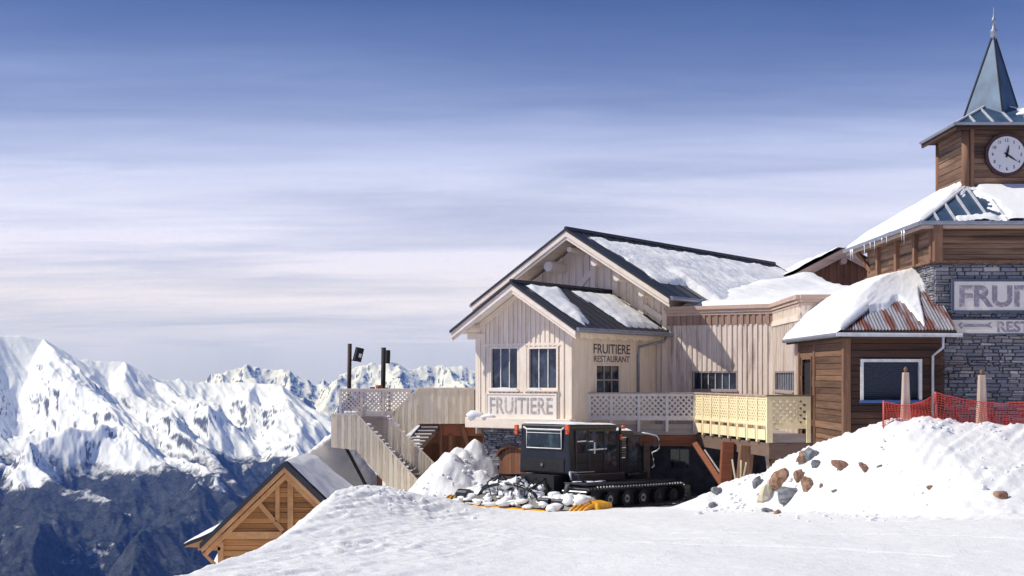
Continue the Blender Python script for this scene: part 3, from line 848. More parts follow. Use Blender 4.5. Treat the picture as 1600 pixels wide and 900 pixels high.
# bottom skirt, corner boards
zs0 = front(760, 668)[1]; zs1 = front(760, 652)[1]
m_ = MB(); m_.obox(P0, V3, U3, -3.95, .12, -.30, 0.1, zs0, zs1); m_.build('sill_beam', MT['white_h'], chalet, bevel=.02)
for t_ in (-3.69, -0.10):
    m_ = MB(); m_.obox(P0, V3, U3, t_, t_+.12, -.062, 0.0, -1.35, BEZ-.02 if t_ < -1 else BEZ-.1); m_.build('corner_board', MT['white_v'], chalet)
m_ = MB(); m_.obox(P0, V3, U3, -3.45, -.35, -.055, -.0, wins[0][3]+.02, wins[0][3]+.10); m_.build('lintel', MT['white_h'], chalet)
m_ = MB(); m_.obox(P0, V3, U3, wins[0][1]-3.69+.02, wins[1][0]-3.69-.02, -.06, .0, wins[0][2]-.05, wins[0][3]); m_.build('mullion', MT['white_v'], chalet)
for k, w_ in enumerate(wins):
    wo_ = window(chalet, L(-3.69,0,0), V3, -U3, w_[0], w_[1], w_[2], w_[3], 3, 1, 'white_h', .065, recess=.04, out=.05)
    m_ = MB(); m_.obox(P0, V3, U3, w_[0]-3.72, w_[1]-3.66, -.13, -.0, w_[2]-.05, w_[2]-.002); m_.build('window_sill', MT['white_h'], wo_)
ta, zt = front(763, 614); tb_, _ = front(871, 614); zb_ = front(800, 656)[1]
sb = MB(); sb.obox(P0, V3, U3, ta, tb_, -.09, -.05, zb_, zt-.04); sbo = sb.build('sign_board', MT['sign_board'], chalet, 'pale board with faded grey lettering under the bay windows')
xa, za = front(768, 646); xb, zb2 = front(866, 646); _, zt2 = front(800, 621)
text_mesh('lettering', 'FRUITIERE', 1, P0, V3, -U3, xa, xb, za, zt2, MT['letter_bay'], sbo, 0.012, .006, .092)
m_ = MB()
for a, b, c, d in ((ta-.03, tb_+.03, zt-.045, zt-.0), (ta-.03, tb_+.03, zb_-.045, zb_), (ta-.03, ta+.012, zb_, zt-.045), (tb_-.012, tb_+.03, zb_, zt-.045)):
    m_.obox(P0, V3, U3, a, b, -.11, -.047, c, d)
m_.build('sign_frame', MT['white_h'], sbo)
# side wall lettering and window
xa, z1_ = side(926, 537); xb, _ = side(983, 537); _, z0_ = side(950, 553)
text_mesh('wall_lettering', 'FRUITIERE', 1, P0, U3, V3, xa, xb, z0_, z1_, MT['letter_wall'], chalet, 0.012, .005, .034)
_, z1_ = side(950, 556); _, z0_ = side(950, 566)
text_mesh('wall_lettering', 'RESTAURANT', 1, P0, U3, V3, xa+.02, xb-.03, z0_, z1_, MT['letter_wall'], chalet, 0.008, .005, .034)
xa, z1_ = side(928, 569); xb, _ = side(966, 569); _, z0_ = side(950, 618)
window(chalet, L(0,0,0), U3, V3, xa, xb, z0_, z1_, 3, 2, 'white_h', .05, recess=-.035, out=.075, name='side_window', bw=.05, bars='fascia_g')
# bay roof
mb = MB()
for te in (BTR, BTL):
    mb.prism([L(te,-.8,BEZ), L(BTC,-.8,BAZ), L(BTC,sw+.1,BAZ), L(te,sw-.03,BEZ)], (0,0,-.06))
broof = mb.build('bay_roof', MT['roof_dark'], chalet)
mb = MB()
for te in (BTR, BTL):
    for k in range(14):
        s_ = -.75 + k*(sw+.7)/13
        mb.beam(L(te, s_, BEZ+.012), L(BTC, s_, BAZ+.012), .03, .03)
    mb.prism([L(te+(.02 if te > 0 else -.02),-.85,BEZ), L(BTC,-.85,BAZ+.03), L(BTC,-.85,BAZ-.06), L(te+(.02 if te > 0 else -.02),-.85,BEZ-.09)], U3*.03)
mb.tube([L(BTC, -.82, BAZ+.03), L(BTC, sw-.05, BAZ+.03)], .06, 8)
mb.build('roof_seam', MT['roof_edge'], broof)
mb = MB()
for te in (BTR, BTL):
    sg = 1 if te > 0 else -1
    a, b, c, d = L(te-sg*.05,-.72,BEZ-.065), L(BTC,-.72,BAZ-.065), L(BTC,sw,BAZ-.065), L(te-sg*.05,sw-.05,BEZ-.065)
    mb.prism([a,b,c,d], (0,0,-.035))
mb.build('soffit', MT['white_h'], chalet)
for te in (BTR, BTL):
    for so, dz, hh in ((-.80, -.06, .20), (-.76, -.265, .09)):
        m_ = MB(); a, b = L(te, so, BEZ+dz), L(BTC, so, BAZ+dz)
        m_.prism([a, b, b+Vector((0,0,-hh)), a+Vector((0,0,-hh))], U3*.05); m_.build('bargeboard', MT['white_h'], chalet)
for t_, r in ((BTC, .12), (-3.62, .13), (.05, .12)):
    log(t_, bz_(t_)-.12-r, -.62, .05, r)
    m_ = MB()
for t_ in (-3.5,):
    m_ = MB(); m_.obox(P0, V3, U3, -4.0, -3.3, -.10, 0, BEZ-.28, BEZ-.10); m_.build('bracket', MT['white_h'], chalet)
# inner raking boards on the bay gable
for sg in (1, -1):
    te = BTC + sg*1.85
    m_ = MB(); a, b = L(te, -.075, bz_(te)-.14), L(BTC, -.075, BAZ-.14)
    m_.prism([a, b, b+Vector((0,0,-.2)), a+Vector((0,0,-.2))], U3*.04); m_.build('rake_board', MT['white_h'], chalet)
gt = MB(); gt.tube([L(BTR+.07,-.8,BEZ-.07), L(BTR+.07,sw-.1,BEZ-.07)], .075, 10); go_ = gt.build('gutter', MT['zinc'], chalet)
s_d, _ = side(997, 560, .07)
m_ = MB(); m_.tube([L(BTR+.07, s_d+.9, BEZ-.12), L(BTR+.05, s_d+.75, BEZ-.3), L(.12, s_d, BEZ-.5), L(.09, s_d, BEZ-.8), L(.09, s_d, DK)], .045, 8)
m_.build('drain_pipe', MT['zinc'], chalet, smooth=True)
m_ = MB()
k = 0.
while k < sw-.4:        # scalloped trim under the side eave
    m_.tube([L(.34, k, BEZ-.19), L(.34, k+.001, BEZ-.19+.001)], .01, 4); 
    m_.obox(P0, U3, V3, k, k+.17, .30, .34, BEZ-.30+.03*math.sin(k*9), BEZ-.13); k += .18
m_.build('eave_trim', MT['white_h'], chalet)

# ---- low wing with parapet
A_ = Vector((5.35, 46.2, 0)); B_ = Vector((8.61, 44.1, 0)); C_ = Vector((8.43, 39.15, 0)); D_ = Vector((10.8, 39.15, 0)); PZ = 2.33
chal2 = thing('restaurant_wing', (8, 46, -4), 'low whitewashed wing with brown cornice between the gable hall and the brown hut', 'restaurant')
def seg_wall(A, B, zt, zb, mname, skip=(), wd=.13):
    d = (B-A).normalized(); n = Vector((d.y, -d.x, 0)); ln = (B-A).length
    mb = MB(); boards(mb, A, d, n, ln, zb, lambda x: zt, wd, skip=skip, jit=.006); mb.build('plank_wall', MT[mname], chal2)
    return d, n, ln
for A, B in ((A_, B_), (B_, C_), (C_, D_)):
    d = (B-A).normalized(); n = Vector((d.y, -d.x, 0)); ln = (B-A).length
    sk = []
    if A is A_:
        x0_, zt = along(1083, 580, A, d); x1_, _ = along(1153, 580, A, d); _, zb_ = along(1120, 610, A, d); sk = [(x0_, x1_, zb_, zt)]
    if A is B_:
        x0_, zt = along(1213, 580, A, d); x1_, _ = along(1243, 580, A, d); _, zb_ = along(1228, 612, A, d); sk = [(x0_, x1_, zb_, zt)]
    seg_wall(A, B, PZ-.62 if A is A_ else PZ-.5, -1.9 if A is not A_ else -1.9, 'wing_v', sk, .095)
    for q in sk:
        wo_ = window(chal2, A, d, n, q[0], q[1], q[2], q[3], 6 if A is A_ else 8, 1, 'fascia_g', .05, out=.045, recess=.03, bw=.03, bars='seam')
        m_ = MB(); m_.obox(A, d, n, q[0]-.03, q[1]+.03, -.02, .10, q[2]-.05, q[2]-.002); m_.build('window_sill', MT['fascia_g'], wo_)
    mb = MB(); boards(mb, A, d, n, ln, PZ-.62, lambda x: PZ-.12, .12, .045); mb.build('frieze', MT['frieze' if A is A_ else 'white_v'], chal2)
    for k, (zz, hh, o_) in enumerate(((PZ-.10, .13, .17), (PZ-.20, .10, .12), (PZ-.29, .085, .08))):
        m_ = MB(); m_.obox(A, d, n, -.0-o_*.3, ln+o_*.35, -.02, o_+.003*k, zz, zz+hh-.004); m_.build('cornice', MT['cornice'], chal2)
    if A is not A_:
        m_ = MB(); m_.obox(A, d, n, 0, ln, 0, .09, PZ-.72, PZ-.56); m_.build('trim_board', MT['white_h'], chal2)
E_ = Vector((14.0, 50.0, 0)); F_ = Vector((12.6, 56.8, 0))
def wz(X, Y):
    s = (X-P0.x)*U3.x + (Y-P0.y)*U3.y; t = (X-P0.x)*V3.x + (Y-P0.y)*V3.y
    return 2.26 + .1*max(0, s-5.6) + .50*max(0, s-8)/12*math.exp(-max(0, t-.4)/2.0) + .30*math.exp(-((t-.9)/1.1)**2)*min(1, max(0, s-6)/4)
mb = MB(); fp = [A_, B_, C_, D_, E_, F_]
mb.prism([p + Vector((0,0,-4.6)) if i not in (1,2) else p + Vector((0,0,-4.6)) for i, p in enumerate([A_+Vector((.05,.1,0)), B_+Vector((.05,.12,0)), C_+Vector((.12,.12,0)), D_+Vector((0,.12,0)), E_, F_])], (0,0,6.7))
mb.build('wing_core', MT['plaster_dk'], chal2)
# snow lying on the wing roof
def inpoly(x, y, poly):
    c = False; n_ = len(poly)
    for i in range(n_):
        a, b = poly[i], poly[(i+1) % n_]
        if (a.y > y) != (b.y > y) and x < (b.x-a.x)*(y-a.y)/(b.y-a.y)+a.x: c = not c
    return c
def snow_poly(name, poly, zf, bottom, m, step=.16, lab=None):
    xs = [p.x for p in poly]; ys = [p.y for p in poly]
    nx, ny = int((max(xs)-min(xs))/step)+2, int((max(ys)-min(ys))/step)+2
    mb = MB(); idx = {}; vs_ = []; fs = []
    def edge_d(x, y):
        dm = 9
        for i in range(len(poly)):
            a, b = poly[i], poly[(i+1) % len(poly)]
            ab = Vector((b.x-a.x, b.y-a.y)); t_ = max(0, min(1, ((x-a.x)*ab.x+(y-a.y)*ab.y)/ab.length_squared))
            dm = min(dm, math.hypot(x-a.x-ab.x*t_, y-a.y-ab.y*t_))
        return dm if inpoly(x, y, poly) else -dm
    def vid(i, j):
        if (i, j) not in idx:
            x, y = min(xs)+i*step, min(ys)+j*step
            e = edge_d(x, y)
            h = zf(x, y); b = bottom(x, y)
            k = max(0, min(1, e/.35)); z = b + (h-b)*math.sqrt(k) if e > 0 else b
            idx[(i, j)] = len(vs_); vs_.append(Vector((x, y, z)))
        return idx[(i, j)]
    ins = {}
    for i in range(nx+1):
        for j in range(ny+1): ins[(i, j)] = inpoly(min(xs)+i*step, min(ys)+j*step, poly)
    for i in range(nx):
        for j in range(ny):
            if ins[(i,j)] or ins[(i+1,j)] or ins[(i,j+1)] or ins[(i+1,j+1)]:
                fs.append((vid(i,j), vid(i+1,j), vid(i+1,j+1), vid(i,j+1)))
    mb.add(vs_, fs); return mb.build(name, m, None, smooth=True)
o = snow_poly('roof_snow', [A_+Vector((.25,.2,0)), B_+Vector((.05,.1,0)), C_+Vector((.15,.05,0)), D_, Vector((13.6,48,0)), E_, F_, Vector((9.3, 53, 0)), Vector((6.4, 49, 0))],
    lambda x, y: wz(x, y) + .22 + .10*nz(x, y, .5), lambda x, y: PZ-.06 if y < 46 else wz(x, y)-.5, MT['snow_dusty'])
tag(o, 'deep snow sheet on the flat wing roof, running up to the dark gable roof', kind='stuff')
# snow on the right slope of the main roof
up = Vector((0,0,1))
def base_r(u_, v_): # u_ along ridge, v_ from ridge down to eave
    s_ = s0 + (s1-s0)*u_; t_ = TC + (TR+.55-TC)*v_
    return L(t_, s_, roofz(t_)+.012)
def h_r(u_, v_):
    s_ = (s1-s0)*u_; v_ = v_*1.095; q = v_*4.7
    e = min(s_ - (.95 + 1.15*v_*0 + .35*nz(q, 3, .8, 2.1) + (1.2 if v_ < .12 else 0)*0), (v_-.09-.03*nz(s_, 1, .9))*4.7, (1.0-v_)*4.7+1.2 if s_ > 2.9 else (.80-v_)*4.7 - .2)
    e = min(e, (s1-s0) - s_ - .25)
    h = .05 + .16*min(1, max(0, e)/1.5) + .05*nz(s_, q, .9, 5) + .035*nz(s_, q, 3, 1) + .02*nz(s_, q, 9, 1)
    # slipped step in the sheet
    st = (s_ - 4.6) + (q - 3.5)*-.9
    h += .13/(1+math.exp(-(q-3.0-.25*math.sin(s_*1.1))*7)) * (1/(1+math.exp(-(s_-2.5)*3)))
    return h*min(1, e/.12) if e > 0 else -.02
o = snow_sheet('roof_snow', base_r, up, h_r, 210, 60, MT['snow_dusty'])
tag(o, 'dusty snow sheet on the big dark gable roof, bare along verge and ridge', kind='stuff')
def base_b(u_, v_):
    s_ = -.75 + (sw+.6)*u_; t_ = BTC + (BTR-BTC)*v_
    return L(t_, s_, bz_(t_)+.012)
def h_b(u_, v_):
    s_ = (sw+.6)*u_; q = v_*2.8
    w1 = .45+.12*nz(q, 1, 1.5); lo1 = w1 + q*.10; hi1 = 2.6 - .55*q + .25*nz(q, 7, 1.4)
    e1 = min(s_-lo1, hi1-s_, q-.18, 2.68-q + .3*nz(s_, 2, 1.6))
    lo2 = 3.2 + .1*nz(q, 4, 1.5) + .12*q; e2 = min(s_-lo2, 5.9-s_, q-.25, 2.55-q)*.8
    e = max(e1, e2)
    if e <= 0: return -.02
    return min(1, e/.15)*(.06 + (.12 if e1 >= e2 else .05)*min(1, e/.5) + .04*nz(s_, q, 1.6, 3))
o = snow_sheet('roof_snow', base_b, up, h_b, 110, 52, MT['snow'])
tag(o, 'two white snow patches on the small dark bay roof', kind='stuff')
for k, w_ in enumerate(wins):
    m_ = MB(); n_ = 14; pts = []
    x0_, x1_ = w_[0]-3.69+.03, w_[1]-3.69-.05
    if k: x1_ = x0_ + .5
    for i in range(n_):
        f_ = i/(n_-1); h = .035 + .04*math.sin(f_*math.pi)*(1-k*.4)
        m_.obox(P0, V3, U3, x0_+(x1_-x0_)*i/n_, x0_+(x1_-x0_)*(i+1)/n_, -.125, -.055, w_[2]-.001, w_[2]+h+rnd.uniform(0,.008))
    tag(m_.build('sill_snow', MT['snow'], None), 'thin snow lying on the %s bay window sill' % ('left' if k == 0 else 'right'), kind='stuff')
m_ = MB()
def blob(mb, c, r, n=14, seed=0, amp=.25, flat=.9):
    rows = n//2; vs_ = []; fs = []
    for i in range(rows+1):
        ph = math.pi*i/rows
        for k in range(n):
            a = 2*math.pi*k/n; d = Vector((math.sin(ph)*math.cos(a), math.sin(ph)*math.sin(a), math.cos(ph)))
            q = 1 + amp*mnoise.fractal(d*1.4 + Vector((seed, seed*.3, -seed)), .9, 2.1, 4)
            vs_.append(Vector(c) + Vector((d.x*r[0]*q, d.y*r[1]*q, d.z*r[2]*q)))
    for i in range(rows):
        for k in range(n):
            fs.append((i*n+k, (i+1)*n+k, (i+1)*n+(k+1)%n, i*n+(k+1)%n))
    mb.add(vs_, fs)
blob(m_, L(-3.62, -.18, zs1+.05), (.30,.16,.17), seed=3); blob(m_, L(-3.1, -.16, zs1+.03), (.25,.14,.08), seed=4)
tag(m_.build('ledge_snow', MT['snow'], None, smooth=True), 'small snow heap on the sill beam at the left corner of the bay', kind='stuff')

# ---- stone base under the bay, with cellar door
def stone_wall(mb, O, d, n, length, z0f, z1f, h=(.05,.10), wd=(.12,.42), prot=(.02,.07), skip=()):
    O, d, n = Vector(O), Vector(d), Vector(n)
    z = z0f
    while z < z1f - .01:
        hh = min(rnd.uniform(*h), z1f - z); x = -rnd.uniform(0, .1)
        while x < length:
            w_ = rnd.uniform(*wd); xa, xb = max(0, x), min(length, x+w_-.012)
            zm = z + hh/2; xm = (xa+xb)/2
            if xb - xa > .02 and not any(k[0] < xm < k[1] and k[2] < zm < k[3] for k in skip):
                p_ = rnd.uniform(*prot); j = lambda: rnd.uniform(-.006, .006)
                q = lambda i, k, zz: Vector((O.x + d.x*i + n.x*k, O.y + d.y*i + n.y*k, zz))
                i0, i1 = xa+.004, xb
                k1_, k2_, k3_, k4_ = (rnd.uniform(-.012, .012) for _ in range(4)); sh = rnd.uniform(0, .03) if hh > .06 and rnd.random() < .4 else 0
                mb.hexa([q(i0,0,z),q(i1,0,z),q(i1-.01,p_+j(),z+.006+k1_),q(i0+.01,p_+j(),z+.006+k2_),q(i0,0,z+hh-.008),q(i1,0,z+hh-.008),q(i1-.012-abs(k3_),p_+j(),z+hh-.012+k3_-sh),q(i0+.012+abs(k4_),p_+j(),z+hh-.012+k4_-sh)])
            x += w_
        z += hh
t0d, _ = front(781, 700, .25); t1d, _ = front(826, 700, .25); zdt = front(800, 699, .25)[1]
mb = MB(); stone_wall(mb, L(-3.6, .25, 0), V3, -U3, 3.5, -4.6, zs0-.01, skip=[(t0d+3.6, t1d+3.6, -5, zdt)]); mb.build('stone_base', MT['stone'], chalet)
mb = MB(); stone_wall(mb, L(-.1, .25, 0), U3, V3, 5.0, -4.6, -1.9); mb.build('stone_base', MT['stone'], chalet)
mb = MB(); mb.obox(P0, V3, U3, -3.58, -.12, .3, 5.4, -4.7, -1.7); mb.build('foundation', MT['mortar'], chalet)
m_ = MB(); n_ = 9; tm = (t0d+t1d)/2; hw = (t1d-t0d)/2
x_ = t0d
while x_ < t1d - .01:
    xm = x_+.06; zt_ = zdt - .28*((xm-tm)/hw)**2
    m_.obox(P0, V3, U3, x_, x_+.115, .215, .262, -4.4, zt_); x_ += .12
do = m_.build('cellar_door', MT['brown_v'], chalet, 'low arched red brown plank cellar door in the stone base')
arch = [L(tm + hw*1.05*math.cos(a), .17, zdt-.28 + .32*math.sin(a)) for a in [math.pi*i/12 for i in range(13)]]
m_ = MB()
for a, b in zip(arch[:-1], arch[1:]): m_.beam(a, b, .12, .07)
m_.build('arch_lintel', MT['brown_v'], do)

# ---- rear brown chalet gable peeping over the wing snow
rc = thing('brown_chalet', (13.8, 60, -4), 'brown chalet gable with pink grey bargeboards peeping between snowy wing and clock tower', 'chalet')
YB = 58.0; ap = P(1319, 390, YB); le = P(1240, 431, YB); sl = (ap.z-le.z)/(ap.x-le.x)
mb = MB(); boards(mb, (ap.x-2.4, YB+.45, 0), Vector((1,0,0)), Vector((0,-1,0)), 4.8, -2.5, lambda x: ap.z-.15-sl*abs(x-2.4), .16); mb.build('gable_wall', MT['brown_v'], rc)
mb = MB(); mb.prism([(ap.x-2.38,YB+.47,-2.5),(ap.x+2.38,YB+.47,-2.5),(ap.x+2.38,YB+.47,ap.z-.2-sl*2.4),(ap.x,YB+.47,ap.z-.2),(ap.x-2.38,YB+.47,ap.z-.2-sl*2.4)], (0,8,0)); mb.build('hall_wall', MT['brown_v'], rc)
for sg in (-1, 1):
    e_ = Vector((ap.x+sg*3.0, YB, ap.z-sl*3.0))
    m_ = MB(); m_.prism([e_, ap, ap+Vector((0,8.8,0)), e_+Vector((0,8.8,0))], (0,0,.08)); m_.build('roof', MT['roof_dark'], rc)
    m_ = MB(); m_.prism([e_+Vector((0,-.03,.06)), ap+Vector((0,-.03,.06)), ap+Vector((0,-.03,-.14)), e_+Vector((0,-.03,-.14))], (0,.06,0)); m_.build('bargeboard', MT['rosewood'], rc)
    m_ = MB(); m_.prism([e_+Vector((0,.02,-.14)), ap+Vector((0,.02,-.14)), ap+Vector((0,.02,-.32)), e_+Vector((0,.02,-.32))], (0,.06,0)); m_.build('bargeboard', MT['rosewood'], rc)
    m_ = MB()
    def bs_(u_, v_, sg=sg): x_ = v_*2.9; return Vector((ap.x+sg*x_, YB+.1+8.5*u_, ap.z-sl*x_+.085))
    o = snow_sheet('roof_snow', bs_, up, lambda u_, v_: min(1, min(v_, 1-v_, u_*3+.08, 1-u_)*12)*(.16+.05*nz(u_*8, v_*3, 1)) - .0, 40, 24, MT['snow'])
    tag(o, 'snow cover on the %s roof slope of the small brown chalet behind' % ('left' if sg < 0 else 'right'), kind='stuff')
m_ = MB(); m_.tube([(ap.x, YB+.02, ap.z-.48), (ap.x, YB+.5, ap.z-.48)], .14, 14); m_.build('purlin', MT['rosewood'], rc)

# ------------------------------------------------------------ brown hut with corrugated roof
hut = thing('brown_hut', (9.7, 36, -1.9), 'dark brown timber hut with framed shuttered hatch and rusty corrugated snowy roof', 'hut')
HX0, HX1, HY0, HY1 = 8.40, 10.86, 33.8, 39.1
ex = Vector((1,0,0)); ey = Vector((0,1,0)); my = Vector((0,-1,0)); mx = Vector((-1,0,0))
def fx(px_, py_, Y): p = P(px_, py_, Y); return p.x, p.z
wx0, wz1 = fx(1344, 561, HY0-.05); wx1, wz0 = fx(1440, 629, HY0-.05)
HB, HE = -2.05, 1.02
mb = MB(); logs(mb, (0,HY0,0), ex, my, lambda z: HX0+.1, lambda z: HX1, HB, HE, .17, .05, skip=[(wx0+.04, wx1-.04, wz0+.04, wz1-.04)]); mb.build('front_wall', MT['hut_shade_h'], hut)
dy0 = along(1252, 600, Vector((HX0,0,0)), ey)[0]
ya = along(1257, 560, Vector((HX0,0,0)), ey)[0]; yb_ = along(1271, 560, Vector((HX0,0,0)), ey)[0]
zdt_ = along(1257, 562, Vector((HX0,0,0)), ey)[1]
ylo, yhi = min(ya, yb_), max(ya, yb_)
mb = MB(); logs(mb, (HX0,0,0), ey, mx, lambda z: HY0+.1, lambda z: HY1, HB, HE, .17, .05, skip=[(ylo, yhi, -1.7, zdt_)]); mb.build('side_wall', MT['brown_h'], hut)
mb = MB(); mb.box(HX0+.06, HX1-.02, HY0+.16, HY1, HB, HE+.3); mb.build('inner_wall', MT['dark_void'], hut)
for (x_, y_) in ((HX0, HY0), (HX0, along(1276,560,Vector((HX0,0,0)),ey)[0]), (HX0, HY1-.1)):
    m_ = MB(); m_.box(x_-.09, x_+.10, y_-.09, y_+.11, HB, HE); m_.build('corner_post', MT['post_v'], hut, bevel=.01)
m_ = MB()
for a, b, c, d in ((ylo-.05, yhi+.05, zdt_, zdt_+.08), (ylo-.05, ylo, -1.7, zdt_), (yhi, yhi+.05, -1.7, zdt_)):
    m_.box(HX0-.085, HX0+.02, a, b, c, d)
dro = m_.build('doorway', MT['post_v'], hut); m_ = MB(); m_.box(HX0+.0, HX0+.03, ylo, yhi, -1.7, zdt_); m_.build('door_leaf', MT['dark_void'], dro)
m_ = MB()
for a, b, c, d in ((wx0, wx1, wz1-.075, wz1), (wx0, wx0+.075, wz0+.06, wz1-.075), (wx1-.075, wx1, wz0+.06, wz1-.075)):
    m_.box(a, b, HY0-.10, HY0+.01, c, d)
fr = m_.build('hatch_frame', MT['white_paint'], hut, 'white framed serving hatch with closed slate blue shutter')
m_ = MB(); m_.box(wx0-.02, wx1+.02, HY0-.14, HY0+.01, wz0-.01, wz0+.058); m_.build('hatch_sill', MT['blue_paint'], fr)
m_ = MB(); z_ = wz0+.06
while z_ < wz1-.09:
    m_.hexa([(wx0+.07,HY0+.02,z_),(wx1-.07,HY0+.02,z_),(wx1-.07,HY0+.05,z_),(wx0+.07,HY0+.05,z_),(wx0+.07,HY0-.005,z_+.045),(wx1-.07,HY0-.005,z_+.045),(wx1-.07,HY0+.05,z_+.045),(wx0+.07,HY0+.05,z_+.045)]); z_ += .048
m_.build('roller_shutter', MT['shutter'], fr)
# roof
RX, RY, RE, RS = 8.14, 33.3, 1.12, .63
RXR = 11.02
kx = HX1 + .0 - RX
rf = MB()
topz = RE + RS*kx
rf.prism([(RX,RY,RE),(RX,39.9,RE),(RX+kx,39.9,topz),(RX+kx,RY+kx,topz)], (0,0,-.07))
rf.build('left_roof_slope', MT['roof_edge'], hut)
# corrugated front slope as a real wave
vs_ = []; fs = []; nC = 150; nR = 2
for i in range(nC+1):
    x = RX + (RXR-RX)*i/nC; top = min(x-RX, 1.10 if x > 10.81 else 9, kx)
    for j in range(nR+1):
        k = top*j/nR; vs_.append(Vector((x, RY+k, RE + RS*k + .018*math.sin((x-RX)/.082*2*math.pi) + .02)))
for i in range(nC):
    for j in range(nR):
        a = i*(nR+1)+j; fs.append((a, a+nR+1, a+nR+2, a+1))
vs_.append(Vector((0,0,0))); vs_.pop()
cr_ = MB(); cr_.add(vs_, fs); co_ = cr_.build('corrugated_roof', MT['corrugated'], hut)
sd = co_.modifiers.new('solid', 'SOLIDIFY'); sd.thickness = .01
m_ = MB(); m_.prism([(RX,RY+.02,RE-.02),(RX+kx,RY+kx,topz-.02),(RX+kx,RY+1.1,RE+RS*1.1-.02),(RXR,RY+1.08,RE+RS*1.08-.02),(RXR,RY+.02,RE-.02)], (0,0,-.05)); m_.build('roof_deck', MT['hut_shade_h'], hut)
m_ = MB(); m_.beam((RX,RY,RE+.04),(RX+kx,RY+kx,topz+.05), .2, .05); m_.build('hip_cap', MT['zinc'], hut)
m_ = MB(); m_.box(RX+.02, RXR, RY+.0, RY+.05, RE-.20, RE-.005); m_.build('fascia', MT['hut_shade_h'], hut)
m_ = MB(); m_.box(RX+.0, RX+.05, RY+.05, 39.9, RE-.20, RE-.03); m_.build('fascia', MT['hut_shade_h'], hut)
m_ = MB(); m_.box(RX+.05, HX0+.02, RY+.05, 39.85, RE-.12, RE-.08); m_.box(RX+.05, HX1, RY+.05, HY0+.02, RE-.121, RE-.08); m_.build('soffit', MT['hut_shade_h'], hut)
m_ = MB(); m_.tube([(RX-.12,RY-.06,RE-.10),(RXR+.12,RY-.06,RE-.12)], .05, 10); m_.build('gutter', MT['zinc_white'], hut)
m_ = MB(); m_.tube([(RX-.07,RY+.0,RE-.10),(RX-.07,39.9,RE-.10)], .06, 10); m_.build('gutter', MT['zinc'], hut)
dpx = fx(1465, 600, RY)[0]
m_ = MB(); m_.tube([(dpx+.12,RY-.06,RE-.14),(dpx+.12,RY-.06,RE-.42),(dpx,HY0-.12,RE-.62),(dpx,HY0-.12,-1.75)], .035, 8); m_.build('drain_pipe', MT['zinc_white'], hut, smooth=True)
# snow on the hut: full left slope, rounded crest, tongues on the corrugated front
def bl(u_, v_): # u_ 0 front .. 1 back, v_ 0 eave .. 1 tower wall
    x = RX-.12 + (kx+.12)*v_; k = max(0, x-RX); y0 = RY + k; return Vector((x, y0-.05 + (40.0-y0)*u_, RE + RS*(x-RX)))
def hl(u_, v_):
    e = min(v_*3.0+.02, u_*6+.02, (1-u_)*4)
    return ((.10 + .42*math.sin(math.pi*min(1, .12+v_*.88))*min(1, e/.5))*min(1, e/.10) + .04*nz(u_*6, v_*3, .8, 8)*min(1, e/.5) + .015*nz(u_*6, v_*3, 5, 8)*min(1, e/.5))
o = snow_sheet('roof_snow', bl, up, hl, 110, 60, MT['snow']); tag(o, 'thick rounded snow on the left slope of the brown hut roof', kind='stuff')
def bf(u_, v_):
    x = RX+.9 + (kx-.9+.02)*u_; kk = min(x-RX, kx); return Vector((x, RY + kk*(1-v_)+.03, RE + RS*kk*(1-v_)+.03))
def hf(u_, v_):
    x = u_*(kx-.9); tongue = .30 + .62*math.exp(-((x-1.22)/.19)**2) + .12*math.exp(-((x-.5)/.2)**2) + .08*nz(x, 1, 3) + .45*max(0, x-1.55)*1.0
    e = (tongue - v_)*2
    return -.02 if e <= 0 else min(1, e/.12)*(.09 + .20*max(0, 1-v_/.4)*(1-.85*max(0,u_-.4)/.6)) + .012*nz(x, v_*3, 4)
o = snow_sheet('roof_snow', bf, up, hf, 70, 70, MT['snow']); tag(o, 'snow tongues hanging over the rusty corrugated front slope of the hut', kind='stuff')

# ------------------------------------------------------------ clock tower
tw = thing('clock_tower', (13.1, 37, -1.6), 'stone and timber clock tower with tall blue grey pointed spire', 'clock tower')
TX0, TX1, TY0, TY1 = 10.81, 15.45, 34.4, 40.6
tz_st = P(1500, 410, TY0).z
mb = MB(); stone_wall(mb, (TX0,TY0,0), ex, my, TX1-TX0, -1.9, tz_st-.02, (.035,.11), (.08,.46), (.02,.085)); mb.build('stone_wall', MT['stone'], tw)
mb = MB(); stone_wall(mb, (TX0,TY0,0), ey, mx, TY1-TY0, 1.0, tz_st-.02, (.04,.085), (.10,.40)); mb.build('stone_wall', MT['stone'], tw, 'sunlit left stone wall')
mb = MB(); mb.box(TX0+.012, TX1, TY0+.012, TY1, -2.0, 3.75); mb.build('tower_core', MT['mortar'], tw)
# timber storey
EZT = 3.87
mb = MB(); logs(mb, (0,TY0,0), ex, my, lambda z: TX0-.05, lambda z: TX1, tz_st+.05, EZT-.08, .16, .10); mb.build('timber_wall', MT['tower_h'], tw)
mb = MB(); logs(mb, (TX0,0,0), ey, mx, lambda z: TY0+.1, lambda z: TY1, tz_st+.05, EZT-.05, .2, .08); mb.build('timber_wall', MT['tower_h'], tw)
for px_ in (1374, 1403, 1432, 1464):
    y_ = along(px_, 390, Vector((TX0-.1,0,0)), ey)[0]
    m_ = MB(); m_.box(TX0-.19, TX0+.02, y_-.1, y_+.1, tz_st-.02, EZT-.05); m_.build('wall_post', MT['post_v'], tw)
m_ = MB(); m_.box(TX0-.16, TX1+.02, TY0-.14, TY0+.01, tz_st-.02, tz_st+.045); m_.build('string_course', MT['post_v'], tw)
m_ = MB(); m_.box(TX0-.155, TX0+.01, TY0+.012, TY1, tz_st-.022, tz_st+.043); m_.build('string_course', MT['post_v'], tw)
